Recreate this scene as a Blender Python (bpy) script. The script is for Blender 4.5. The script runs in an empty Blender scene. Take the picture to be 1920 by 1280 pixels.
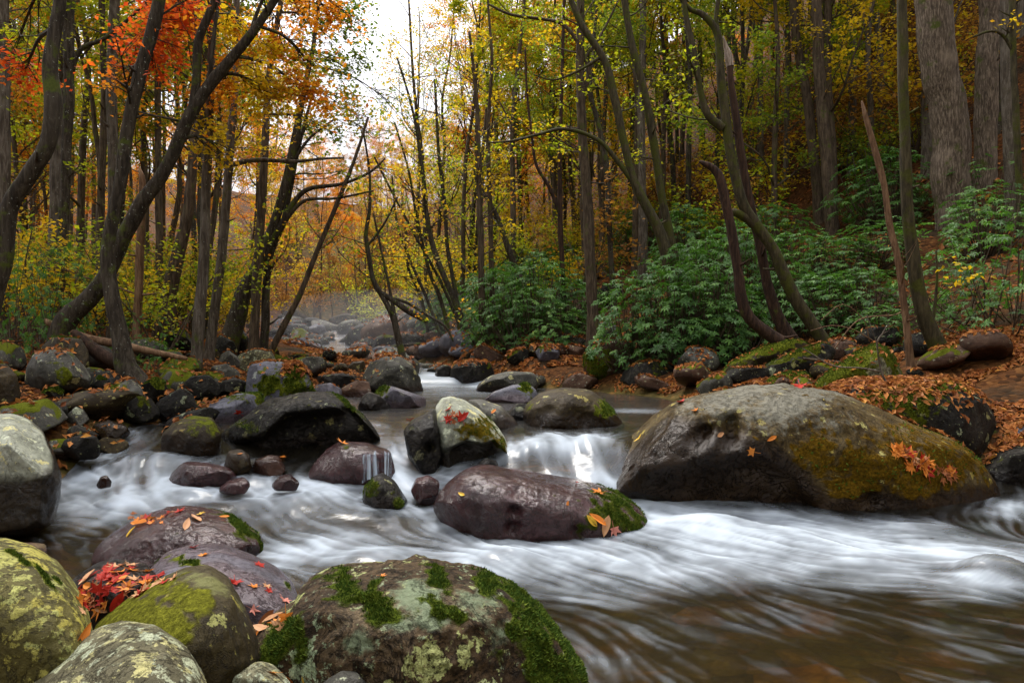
EXPO = 1.65
import bpy, math, random
import numpy as np
from mathutils import Vector, Matrix
PI = math.pi
R = math.radians
scene = bpy.context.scene
COL = scene.collection
H = 1.4            # lens height above the lower pool
F = 1280.0         # focal length in pixels of a 1920 px wide frame (24 mm)

def P(px, py, d):
    """point at distance d seen at that place of the frame"""
    return np.array([(px-960)/F*d, d, H-(py-640)/F*d])
def GXY(px, py, z):
    d = (H-z)*F/(py-640.0)
    return (px-960)/F*d, d

# ------------------------------------------------------------------ noise
def _hash(i, j, k, seed):
    with np.errstate(over='ignore'):
        n = (i.astype(np.uint32)*np.uint32(374761393) + j.astype(np.uint32)*np.uint32(668265263)
             + k.astype(np.uint32)*np.uint32(2246822519) + np.uint32((seed*3266489917) & 0xffffffff))
        n = (n ^ (n >> np.uint32(13)))*np.uint32(1274126177)
        n = n ^ (n >> np.uint32(16))
        n = n*np.uint32(2654435761)
        n = n ^ (n >> np.uint32(15))
    return n.astype(np.float64)/4294967295.0*2-1
def vnoise(p, seed=0):
    q = np.floor(p).astype(np.int64); f = p-q
    u = f*f*f*(f*(f*6-15)+10)
    r = 0
    for a in (0, 1):
        wx = u[..., 0] if a else 1-u[..., 0]
        for b in (0, 1):
            wy = u[..., 1] if b else 1-u[..., 1]
            for c in (0, 1):
                wz = u[..., 2] if c else 1-u[..., 2]
                r = r + wx*wy*wz*_hash(q[..., 0]+a, q[..., 1]+b, q[..., 2]+c, seed)
    return r
def fbm(p, oct=4, seed=0, gain=.5, ridged=False):
    r = 0; a = 1.; t = 0
    for o in range(oct):
        n = vnoise(p*(2.03**o)+o*17.3, seed+o)
        if ridged: n = 1-2*np.abs(n)
        r = r+a*n; t += a; a *= gain
    return r/t
def sstep(a, b, x):
    t = np.clip((x-a)/(b-a), 0, 1); return t*t*(3-2*t)
def n2(x, y, s, seed, oct=4):
    return fbm(np.stack([x/s, y/s, np.zeros_like(x)+seed*.37], -1), oct, seed)

# ------------------------------------------------------------------ mesh helpers
def mesh_np(name, V, faces, attrs=None, smooth=True, mats=(), midx=None):
    me = bpy.data.meshes.new(name)
    V = np.ascontiguousarray(V, dtype=np.float32)
    if not isinstance(faces, (list, tuple)): faces = [faces]
    faces = [np.asarray(f, dtype=np.int32) for f in faces if len(f)]
    me.vertices.add(len(V)); me.vertices.foreach_set('co', V.ravel())
    li = np.concatenate([f.ravel() for f in faces])
    tot = np.concatenate([np.full(len(f), f.shape[1], np.int32) for f in faces])
    st = np.concatenate([[0], np.cumsum(tot)[:-1]]).astype(np.int32)
    me.loops.add(len(li)); me.loops.foreach_set('vertex_index', li)
    me.polygons.add(len(tot)); me.polygons.foreach_set('loop_start', st); me.polygons.foreach_set('loop_total', tot)
    me.polygons.foreach_set('use_smooth', np.full(len(tot), bool(smooth)))
    for m in mats: me.materials.append(m)
    if midx is not None: me.polygons.foreach_set('material_index', np.asarray(midx, np.int32))
    me.update(calc_edges=True)
    for k, a in (attrs or {}).items():
        a = np.asarray(a, np.float32)
        if a.ndim == 1:
            me.attributes.new(k, 'FLOAT', 'POINT').data.foreach_set('value', a)
        else:
            me.attributes.new(k, 'FLOAT_VECTOR', 'POINT').data.foreach_set('vector', a.ravel())
    return me
def vnormals(me):
    a = np.empty(len(me.vertices)*3, np.float32); me.vertex_normals.foreach_get('vector', a)
    return a.reshape(-1, 3).astype(np.float64)
def link(name, me, parent=None, loc=(0, 0, 0)):
    o = bpy.data.objects.new(name, me); COL.objects.link(o)
    o.location = loc
    if parent is not None: o.parent = parent
    return o
def tag(o, label=None, cat=None, group=None, kind=None):
    if label: o['label'] = label
    if cat: o['category'] = cat
    if group: o['group'] = group
    if kind: o['kind'] = kind
    return o
def empty(name, loc=(0, 0, 0)):
    return link(name, None, None, loc)

class Geo:
    """collects tubes and free pieces into one mesh"""
    def __init__(s): s.V = []; s.Q = []; s.T = []; s.n = 0; s.A = []
    def add(s, V, Q=None, T=None, a=None):
        V = np.asarray(V, float)
        if Q is not None and len(Q): s.Q.append(np.asarray(Q)+s.n)
        if T is not None and len(T): s.T.append(np.asarray(T)+s.n)
        s.V.append(V); s.A.append(np.zeros(len(V)) if a is None else np.asarray(a, float)*np.ones(len(V)))
        s.n += len(V)
    def tube(s, pts, rad, k=8, rough=0., seed=0, a=None, cap=True):
        pts = np.asarray(pts, float); rad = np.asarray(rad, float); n = len(pts)
        t = np.gradient(pts, axis=0); t /= np.linalg.norm(t, axis=1)[:, None]+1e-9
        u = np.cross(t[0], [0.3, 0.9, .1]); u /= np.linalg.norm(u)+1e-9
        U = np.empty((n, 3))
        for i in range(n):
            u = u-t[i]*np.dot(u, t[i]); u /= np.linalg.norm(u)+1e-9; U[i] = u
        W = np.cross(t, U)
        th = np.arange(k)*2*PI/k
        rr = rad[:, None]*np.ones(k)[None]
        V = pts[:, None]+(np.cos(th)[None, :, None]*U[:, None]+np.sin(th)[None, :, None]*W[:, None])*rr[..., None]
        if rough:
            nz = fbm(V*np.array([1, 1, .35])*(1.1/max(rad.max(), .02)), 3, seed)
            V = pts[:, None]+(V-pts[:, None])*(1+rough*nz)[..., None]
        i = np.arange(n-1)[:, None]; j = np.arange(k)[None]
        q = np.stack([i*k+j, i*k+(j+1) % k, (i+1)*k+(j+1) % k, (i+1)*k+j], -1).reshape(-1, 4)
        V = V.reshape(-1, 3)
        T = None
        if cap:
            V = np.vstack([V, pts[-1]+t[-1]*rad[-1]*.6])
            T = [(( n-1)*k+jj, (n-1)*k+(jj+1) % k, n*k) for jj in range(k)]
        s.add(V, q, T, a)
    def mesh(s, name, mats=(), smooth=True, attr=None):
        V = np.vstack(s.V); f = []
        if s.Q: f.append(np.vstack(s.Q))
        if s.T: f.append(np.vstack(s.T))
        return mesh_np(name, V, f, {attr: np.concatenate(s.A)} if attr else None, smooth, mats)

def catmull(pts, step):
    """smooth resample of control rows (any columns); step in units of the first 3 columns"""
    p = np.asarray(pts, float)
    if len(p) < 3:
        n = max(2, int(np.linalg.norm(p[-1, :3]-p[0, :3])/step)+1)
        return p[0]+(p[-1]-p[0])*np.linspace(0, 1, n)[:, None]
    e = np.vstack([2*p[0]-p[1], p, 2*p[-1]-p[-2]]); out = []
    for i in range(len(p)-1):
        a, b, c, d = e[i:i+4]
        n = max(1, int(np.linalg.norm(c[:3]-b[:3])/step))
        t = (np.arange(n)/n)[:, None]
        out.append(.5*((2*b)+(c-a)*t+(2*a-5*b+4*c-d)*t*t+(3*b-a-3*c+d)*t**3))
    return np.vstack(out+[p[-1:]])

# ------------------------------------------------------------------ materials
def newmat(name):
    m = bpy.data.materials.new(name); m.use_nodes = True
    nt = m.node_tree; nt.nodes.clear()
    return m, nt, NT(nt)
class NT:
    def __init__(s, nt): s.nt = nt
    def n(s, t, **kw):
        nd = s.nt.nodes.new(t)
        ins = kw.pop('ins', {})
        for k, v in kw.items(): setattr(nd, k, v)
        for k, v in ins.items(): s.set(nd.inputs[k], v)
        return nd
    def set(s, sock, v):
        if isinstance(v, bpy.types.NodeSocket): s.nt.links.new(v, sock)
        elif isinstance(v, (tuple, list)) and len(v) == 3 and sock.type == 'RGBA': sock.default_value = (*v, 1)
        else: sock.default_value = v
    def noise(s, vec, scale, detail=4, rough=.55, dist=0.):
        return s.n('ShaderNodeTexNoise', ins={'Vector': vec, 'Scale': scale, 'Detail': detail, 'Roughness': rough, 'Distortion': dist})
    def math(s, op, a, b=0., c=0., clamp=False):
        nd = s.n('ShaderNodeMath', operation=op, use_clamp=clamp)
        s.set(nd.inputs[0], a); s.set(nd.inputs[1], b); s.set(nd.inputs[2], c)
        return nd.outputs[0]
    def mix(s, f, a, b, blend='MIX'):
        nd = s.n('ShaderNodeMix', data_type='RGBA', blend_type=blend)
        s.set(nd.inputs[0], f); s.set(nd.inputs[6], a); s.set(nd.inputs[7], b)
        return nd.outputs[2]
    def mixf(s, f, a, b):
        nd = s.n('ShaderNodeMix', data_type='FLOAT')
        s.set(nd.inputs[0], f); s.set(nd.inputs[2], a); s.set(nd.inputs[3], b)
        return nd.outputs[0]
    def ramp(s, f, stops, interp='LINEAR'):
        nd = s.n('ShaderNodeValToRGB'); cr = nd.color_ramp; cr.interpolation = interp
        while len(cr.elements) < len(stops): cr.elements.new(.5)
        for e, (p, c) in zip(cr.elements, stops):
            e.position = p; e.color = (*c, 1) if len(c) == 3 else c
        s.set(nd.inputs[0], f)
        return nd.outputs[0]
    def step(s, x, a, b):
        nd = s.n('ShaderNodeMapRange', interpolation_type='SMOOTHSTEP')
        s.set(nd.inputs[0], x); nd.inputs[1].default_value = a; nd.inputs[2].default_value = b
        return nd.outputs[0]
    def attr(s, name):
        return s.n('ShaderNodeAttribute', attribute_name=name).outputs['Fac']
    def bump(s, h, strength, dist=.02, normal=None):
        nd = s.n('ShaderNodeBump', ins={'Height': h, 'Strength': strength, 'Distance': dist})
        if normal is not None: s.set(nd.inputs['Normal'], normal)
        return nd.outputs[0]
    def out(s, surf):
        o = s.n('ShaderNodeOutputMaterial'); s.nt.links.new(surf, o.inputs['Surface']); return o
    def objvec(s):
        """object coordinates shifted by a per-object random amount"""
        tc = s.n('ShaderNodeTexCoord').outputs['Object']
        oi = s.n('ShaderNodeObjectInfo').outputs['Random']
        sc = s.math('MULTIPLY', oi, 53.)
        cb = s.n('ShaderNodeCombineXYZ'); s.set(cb.inputs[0], sc); s.set(cb.inputs[1], sc); s.set(cb.inputs[2], sc)
        v = s.n('ShaderNodeVectorMath', operation='ADD'); s.set(v.inputs[0], tc); s.set(v.inputs[1], cb.outputs[0])
        return v.outputs[0]

def mat_rock(name, ca, cb, cc, lichen=(.42, .46, .33), lich=0., lscale=7., moss=(.105, .118, .010), moss2=(.03, .038, .005),
             rough=.62, wetdark=.42, bump=.5, speck=.25, wspec=.24, wr=(.08, .34), crustk=.75, crustc=None):
    m, nt, g = newmat(name)
    v = g.objvec()
    n1 = g.noise(v, 2.3, 8, .62, .4).outputs[0]
    c = g.ramp(n1, [(.28, ca), (.5, cb), (.72, cc)])
    nf = g.noise(v, 38, 5, .7).outputs[0]
    c = g.mix(speck, c, g.ramp(nf, [(.3, (.25, .24, .22)), (.5, (1, 1, 1)), (.72, (1.9, 1.85, 1.7))]), 'MULTIPLY')
    # dark pits and cracks
    mus = g.noise(v, 5.5, 6, .75, 1.2).outputs[0]
    crack = g.step(g.math('ABSOLUTE', g.math('SUBTRACT', mus, .5)), 0., .022)
    c = g.mix(g.math('MULTIPLY', g.math('SUBTRACT', 1., crack), .55), c, (.012, .010, .008))
    if lich > 0:
        vd = g.n('ShaderNodeVectorMath', operation='ADD')
        nd = g.noise(v, lscale*2.2, 4, .6)
        sc = g.n('ShaderNodeVectorMath', operation='SCALE'); g.set(sc.inputs[0], nd.outputs[1]); sc.inputs['Scale'].default_value = .11*8/lscale*1.6
        g.set(vd.inputs[0], v); g.set(vd.inputs[1], sc.outputs[0])
        vo = g.n('ShaderNodeTexVoronoi', ins={'Vector': vd.outputs[0], 'Scale': lscale, 'Randomness': 1.})
        keep = g.n('ShaderNodeSeparateColor'); g.set(keep.inputs[0], vo.outputs['Color'])
        rad = g.math('MULTIPLY', g.math('SUBTRACT', keep.outputs[0], 1-lich), .62/max(lich, .05))
        disc = g.step(g.math('SUBTRACT', rad, vo.outputs['Distance']), 0., .05)
        fine = g.step(g.noise(v, 24, 6, .7).outputs[0], .66-.22*lich, .72-.22*lich)
        lm = g.math('MAXIMUM', disc, g.math('MULTIPLY', fine, .8))
        lc = g.mix(g.noise(v, 30, 4).outputs[0], tuple(x*.7 for x in lichen), tuple(min(1, x*1.25) for x in lichen))
        lm = g.math('MULTIPLY', lm, g.step(g.noise(v, 70, 4, .75).outputs[0], .36, .50))
        lc = g.mix(g.step(keep.outputs[1], .3, .8), lc, tuple(np.array(lichen)*np.array([1.15, .98, .62])))
        c = g.mix(g.math('MULTIPLY', lm, g.math('SUBTRACT', 1., g.attr('wet'))), c, lc)
    cr = g.step(g.math('ADD', g.attr('crust'), g.math('MULTIPLY', g.math('SUBTRACT', g.noise(v, 16, 7, .7).outputs[0], .5), 1.5)), .35, .75)
    c = g.mix(g.math('MULTIPLY', cr, .9), c, g.mix(g.noise(v, 34, 6, .75).outputs[0], tuple(x*.28 for x in crustc or lichen), tuple(x*crustk for x in crustc or lichen)))
    wet = g.attr('wet')
    mo = g.attr('moss')
    mn = g.noise(v, 14, 5, .65).outputs[0]
    mm = g.step(g.math('ADD', mo, g.math('MULTIPLY', g.math('SUBTRACT', mn, .5), 1.1)), .34, .70)
    c = g.mix(wet, c, g.mix(1., c, (wetdark*1.15, wetdark*.88, wetdark*.82), 'MULTIPLY'))
    mc = g.ramp(g.noise(v, 45, 4, .7).outputs[0], [(.3, moss2), (.55, moss), (.75, tuple(min(1, x*1.9) for x in moss))])
    c = g.mix(mm, c, mc)
    hb = g.math('ADD', g.math('MULTIPLY', g.noise(v, 9, 8, .68).outputs[0], 1.), g.math('MULTIPLY', crack, .45))
    hb = g.math('ADD', hb, g.math('MULTIPLY', g.noise(v, 48, 5, .75).outputs[0], g.mixf(wet, .28, .05)))
    hb = g.math('ADD', hb, g.math('MULTIPLY', mm, g.math('MULTIPLY', g.noise(v, 90, 3, .7).outputs[0], .8)))
    rg = g.mixf(wet, rough, g.mixf(g.noise(v, 11, 4).outputs[0], wr[0], wr[1]))
    rg = g.mixf(mm, rg, .95)
    b = g.n('ShaderNodeBsdfPrincipled', ins={'Base Color': c, 'Roughness': rg, 'Normal': g.bump(hb, bump, .035)})
    g.set(b.inputs['Specular IOR Level'], g.mixf(mm, g.mixf(wet, .13, wspec), .03))
    g.out(b.outputs[0])
    return m

def mat_leaf(name, stops, trans=.45, rough=.55, gloss=.0):
    """leaf colour chosen per leaf (attribute rnd); thin and translucent"""
    m, nt, g = newmat(name)
    oi = g.n('ShaderNodeObjectInfo').outputs['Random']
    f = g.math('ADD', g.math('MULTIPLY', g.attr('rnd'), .78), g.math('MULTIPLY', oi, .22))
    c = g.ramp(f, stops)
    b = g.n('ShaderNodeBsdfPrincipled', ins={'Base Color': c, 'Roughness': rough, 'Specular IOR Level': .25+gloss})
    t = g.n('ShaderNodeBsdfTranslucent', ins={'Color': c})
    mx = g.n('ShaderNodeMixShader', ins={0: trans})
    nt.links.new(b.outputs[0], mx.inputs[1]); nt.links.new(t.outputs[0], mx.inputs[2])
    g.out(mx.outputs[0]); return m

def mat_bark(name, dark, light, moss=0., mossc=(.07, .085, .012), scale=9., rough=.85, bump=.8, spots=0.):
    m, nt, g = newmat(name)
    v = g.objvec()
    mp = g.n('ShaderNodeMapping', ins={'Vector': v, 'Scale': (1, 1, .16)})
    w = g.noise(mp.outputs[0], scale*2.4, 6, .7, .5).outputs[0]
    c = g.ramp(w, [(.32, tuple(x*.45 for x in dark)), (.47, dark), (.66, light)])
    big = g.noise(v, 1.7, 4, .6).outputs[0]
    c = g.mix(g.step(big, .5, .75), c, g.mix(.55, c, light))
    if spots:
        sp = g.step(g.noise(v, 26, 4, .7).outputs[0], .70-spots*.1, .74-spots*.1)
        c = g.mix(sp, c, (.34, .36, .30))
    if moss:
        mn = g.noise(v, 3.2, 7, .68).outputs[0]
        mf = g.step(mn, .62-moss*.3, .74-moss*.3)
        c = g.mix(mf, c, g.mix(g.noise(v, 40, 4).outputs[0], tuple(x*.35 for x in mossc), tuple(x*1.5 for x in mossc)))
    b = g.n('ShaderNodeBsdfPrincipled', ins={'Base Color': c, 'Roughness': rough, 'Specular IOR Level': .2, 'Normal': g.bump(w, bump, .03)})
    g.out(b.outputs[0]); return m
# ------------------------------------------------------------------ land and water levels
_wp = [  # frame x, frame y, water level
 (100,1000,.0),(300,1080,0),(600,1060,0),(850,1040,.01),(1000,1070,0),(1250,975,.07),(1500,1000,.03),(1800,1030,0),(1900,1010,0),
 (1200,1240,0),(1700,1240,0),(600,1240,0),(300,1240,0),
 (300,905,.19),(150,890,.18),(190,845,.33),(270,805,.48),(230,785,.5),(420,870,.27),(560,885,.23),(650,900,.20),(700,845,.36),(760,800,.47),
 (800,955,.07),(760,900,.18),(600,960,.07),(480,925,.13),(400,975,.03),(1000,845,.42),(1000,815,.48),(1050,872,.30),(1130,835,.46),(1120,905,.20),
 (1190,930,.12),(980,880,.27),(1180,775,.5),(1000,745,.5),(850,745,.5),(700,775,.5),(880,728,.5),(620,745,.5),(1400,742,.5),(400,760,.5),(1400,850,.35)]
_xy = np.array([GXY(a, b, z) for a, b, z in _wp]); _z = np.array([c for _, _, c in _wp])
def _tps(r2): return np.where(r2 > 1e-12, .5*r2*np.log(r2+1e-12), 0)
_n = len(_xy)
_K = _tps(((_xy[:, None]-_xy[None])**2).sum(-1))+np.eye(_n)*.02
_A = np.zeros((_n+3, _n+3)); _A[:_n, :_n] = _K; _A[:_n, _n] = 1; _A[:_n, _n+1:] = _xy; _A[_n, :_n] = 1; _A[_n+1:, :_n] = _xy.T
_w = np.linalg.solve(_A, np.concatenate([_z, [0, 0, 0]]))
def WL(x, y):
    """water level"""
    x = np.asarray(x, float); y = np.asarray(y, float); sh = x.shape; x = x.ravel(); y = y.ravel()
    xc = np.clip(x, -5.2, 5.2); yc = np.clip(y, 2.7, 12.5); r = np.full(len(x), _w[_n])+_w[_n+1]*xc+_w[_n+2]*yc
    for k in range(_n): r += _w[k]*_tps((xc-_xy[k, 0])**2+(yc-_xy[k, 1])**2)
    r = np.clip(r, 0, .5)
    r = np.where(y > 9.2, .5, r+(.5-r)*sstep(8.2, 9.2, y))
    r = r+.14*sstep(14.0, 14.4, y)+.05*np.clip(y-14.6, 0, 200)+.024*np.clip(y-24, 0, 30)
    return r.reshape(sh)
XLy = [-10, 2, 3, 4, 5, 6, 7, 8, 9, 10.5, 12, 14.3, 17, 20, 25, 35, 50, 70]
XL = [-1.2, -1.3, -1.9, -3.0, -3.95, -4.05, -4.15, -4.2, -4.1, -3.7, -3.1, -2.1, -3.6, -6, -8.4, -11.5, -16, -21]
XRy = [-10, 2, 6, 7, 8, 9.5, 11, 13, 14.3, 17, 20, 25, 35, 50, 70]
XR = [6, 6, 5.2, 4.3, 3.0, 2.6, 2.5, 1.0, -.4, -1.6, -3.2, -5, -7.2, -11, -15]
PRs = [0, .5, 1.5, 2.5, 4, 6.3, 10.6, 20, 27, 40, 80]
PRz = [0, .25, .42, .6, 1.1, 2.1, 3.6, 11.5, 18, 26, 32]
PLs = [0, .4, 1.2, 2.5, 6, 14, 25, 50, 90]
PLz = [0, .2, .42, .55, .85, 1.45, 3.2, 9, 14]
def ground(x, y, fine=True):
    x = np.asarray(x, float); y = np.asarray(y, float)
    xl = np.interp(y, XLy, XL); xr = np.interp(y, XRy, XR)
    w = WL(x, y)
    sl = xl-x; sr = x-xr
    s = np.minimum(-sl, -sr)                      # >0 inside the channel
    bed = -.34*sstep(0, .8, s)*np.where(y > 14.3, .35, 1)
    z = w+bed+np.where(sl > 0, np.interp(sl, PLs, PLz), 0)+np.where(sr > 0, np.interp(sr, PRs, PRz), 0)
    z = z+.27*np.clip(y-46, 0, 60)*sstep(46, 60, y)  # head of the valley
    z = z+.22*n2(x, y, 2.3, 5, 4)*np.where(s > 0, .25, 1)*sstep(-.3, 1.2, np.abs(s)+.3)
    z = z+.8*n2(x, y, 9., 9, 3)*sstep(4, 16, np.maximum(sl, sr))
    if fine: z = z+.045*n2(x, y, .35, 11, 3)
    return z
def gz(x, y): return float(ground(np.array([x]), np.array([y]))[0])

def spaced(a, b, d0, g, lim):
    """grid lines from 0 outwards with growing steps"""
    o = [0.]; d = d0
    while o[-1] < lim:
        if o[-1] > a: d *= g
        o.append(o[-1]+d)
    return np.array(o)
_xp = spaced(7, 0, .075, 1.06, 95); gx = np.concatenate([-_xp[:0:-1], _xp])
_yp = spaced(11, 0, .075, 1.045, 135)
gy = np.concatenate([-np.array([40, 20, 10, 5, 2.5, 1.2, .6])+1.8, _yp+1.8])
GX, GY = np.meshgrid(gx, gy)
GZ = ground(GX, GY)
_xl = np.interp(GY, XLy, XL); _xr = np.interp(GY, XRy, XR)
_s = np.minimum(GX-_xl, _xr-GX)
bedm = sstep(-.35, .05, _s+.15*n2(GX, GY, .5, 3))
nx, ny = len(gx), len(gy)
_i = np.arange(ny-1)[:, None]; _j = np.arange(nx-1)[None]
gq = np.stack([_i*nx+_j, _i*nx+_j+1, (_i+1)*nx+_j+1, (_i+1)*nx+_j], -1).reshape(-1, 4)

m, nt, g = newmat('forest_floor')
v = g.n('ShaderNodeNewGeometry').outputs['Position']
vo = g.n('ShaderNodeTexVoronoi', ins={'Vector': v, 'Scale': 15., 'Randomness': 1.})
sp = g.n('ShaderNodeSeparateColor'); g.set(sp.inputs[0], vo.outputs['Color'])
lit = g.ramp(sp.outputs[0], [(0, (.03, .014, .006)), (.3, (.07, .028, .010)), (.55, (.115, .047, .015)), (.8, (.05, .02, .008)), (1, (.16, .07, .022))])
soil = g.ramp(g.noise(v, 2.5, 8, .7).outputs[0], [(.3, (.014, .010, .007)), (.6, (.05, .032, .018))])
f1 = g.step(g.noise(v, .9, 6, .65).outputs[0], .36, .56)
fl = g.mix(f1, soil, lit)
fl = g.mix(g.step(g.noise(v, 1.1, 5, .6).outputs[0], .60, .68), fl, g.mix(g.noise(v, 30, 3).outputs[0], (.015, .025, .005), (.07, .095, .014)))
vb = g.n('ShaderNodeTexVoronoi', ins={'Vector': v, 'Scale': 5.5, 'Randomness': 1.})
sb = g.n('ShaderNodeSeparateColor'); g.set(sb.inputs[0], vb.outputs['Color'])
bed = g.ramp(sb.outputs[1], [(0, (.05, .036, .012)), (.3, (.13, .10, .028)), (.5, (.08, .075, .02)), (.75, (.22, .11, .03)), (1, (.17, .15, .06))])
bed = g.mix(g.step(vb.outputs['Distance'], .2, .9), bed, g.mix(1., bed, (.5, .5, .5), 'MULTIPLY'))
bed = g.mix(g.step(g.noise(v, 1.6, 5, .65).outputs[0], .42, .62), bed, (.06, .05, .016))
bed = g.mix(.5, bed, g.ramp(g.noise(v, 30, 5).outputs[0], [(.3, (.4, .4, .4)), (.7, (1.6, 1.6, 1.6))]), 'MULTIPLY')
c = g.mix(g.attr('bed'), fl, bed)
hh = g.mixf(g.attr('bed'), g.math('SUBTRACT', 1., vo.outputs['Distance']), g.math('SUBTRACT', 1., vb.outputs['Distance']))
b = g.n('ShaderNodeBsdfPrincipled', ins={'Base Color': c, 'Roughness': .9, 'Specular IOR Level': .04, 'Normal': g.bump(hh, .7, .05)})
g.out(b.outputs[0])
ground_ob = link('ground', mesh_np('ground', np.stack([GX, GY, GZ], -1).reshape(-1, 3), gq, {'bed': bedm.ravel()}, True, [m]))
tag(ground_ob, 'forest floor and stream bed sloping up into the valley', kind='structure')
# ------------------------------------------------------------------ rocks
MR = {
 'grey':  mat_rock('grey_rock', (.022,.021,.017), (.06,.057,.047), (.13,.125,.108), (.33,.35,.24), .28, 10),
 'lichen':mat_rock('lichen_rock', (.022,.019,.006), (.075,.064,.018), (.15,.13,.036), (.31,.32,.10), .72, 8, moss=(.10,.11,.010), bump=.7),
 'pale':  mat_rock('pale_rock', (.028,.025,.013), (.09,.08,.045), (.18,.17,.105), (.35,.38,.26), .62, 13, bump=.8),
 'mottle':mat_rock('mottled_rock', (.014,.008,.004), (.058,.036,.017), (.15,.115,.07), (.30,.37,.22), .42, 6, moss=(.07,.095,.010), bump=1., speck=.9),
 'brown': mat_rock('brown_rock', (.012,.008,.004), (.031,.021,.009), (.066,.05,.022), (.24,.22,.08), .18, 12),
 'olive': mat_rock('olive_rock', (.022,.013,.004), (.062,.039,.010), (.125,.092,.042), (.34,.31,.11), .2, 17, moss=(.13,.072,.006), moss2=(.045,.024,.003), bump=.8, wetdark=.26, crustc=(.29,.275,.215)),
 'purple':mat_rock('purple_wet_rock', (.013,.0055,.006), (.035,.0155,.017), (.072,.036,.040), (.3,.3,.28), .0, 9, moss=(.05,.06,.006), bump=.55, wetdark=.8, wspec=.42, wr=(.04,.18)),
 'green': mat_rock('green_algae_rock', (.012,.008,.004), (.033,.024,.009), (.07,.055,.022), (.24,.24,.08), .22, 12, moss=(.115,.115,.012), moss2=(.035,.034,.005), bump=.6),
 'dark':  mat_rock('dark_rock', (.006,.005,.004), (.016,.014,.011), (.045,.04,.032), (.28,.31,.19), .22, 11, bump=1.),
 'slate': mat_rock('slate_rock', (.06,.058,.07), (.105,.103,.125), (.17,.17,.20), (.34,.36,.32), .08, 9, wetdark=.7, bump=.6),
 'leafy': mat_rock('rust_rock', (.026,.013,.008), (.075,.040,.025), (.145,.085,.055), (.30,.30,.22), .15, 10),
 'white': mat_rock('white_rock', (.12,.125,.09), (.25,.26,.20), (.38,.39,.32), (.45,.48,.34), .4, 9, wetdark=.08, moss=(.11,.075,.006)),
}
CAST = []   # things that catch falling leaves
BARE = {}
def poly_radius(poly, c, th):
    poly = np.asarray(poly, float)-c; a = poly; b = np.roll(poly, -1, 0)
    out = np.zeros(len(th))
    for i, t in enumerate(th):
        d = np.array([math.cos(t), math.sin(t)]); e = b-a
        den = d[0]*e[:, 1]-d[1]*e[:, 0]
        with np.errstate(divide='ignore', invalid='ignore'):
            s = (a[:, 0]*e[:, 1]-a[:, 1]*e[:, 0])/den
            u = (a[:, 0]*d[1]-a[:, 1]*d[0])/den
        ok = (np.abs(den) > 1e-12) & (s > 0) & (u >= -1e-6) & (u <= 1+1e-6)
        out[i] = s[ok].max() if ok.any() else .01
    return out
def smoothc(a, k):
    for _ in range(k): a = .25*np.roll(a, 1)+.5*a+.25*np.roll(a, -1)
    return a
def inpoly(x, y, poly):
    r = np.zeros(np.shape(x), bool); n = len(poly)
    for i in range(n):
        (x0, y0), (x1, y1) = poly[i], poly[(i+1) % n]
        c = ((y0 > y) != (y1 > y)) & (x < (x1-x0)*(y-y0)/(y1-y0+1e-12)+x0)
        r ^= c
    return r

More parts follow.
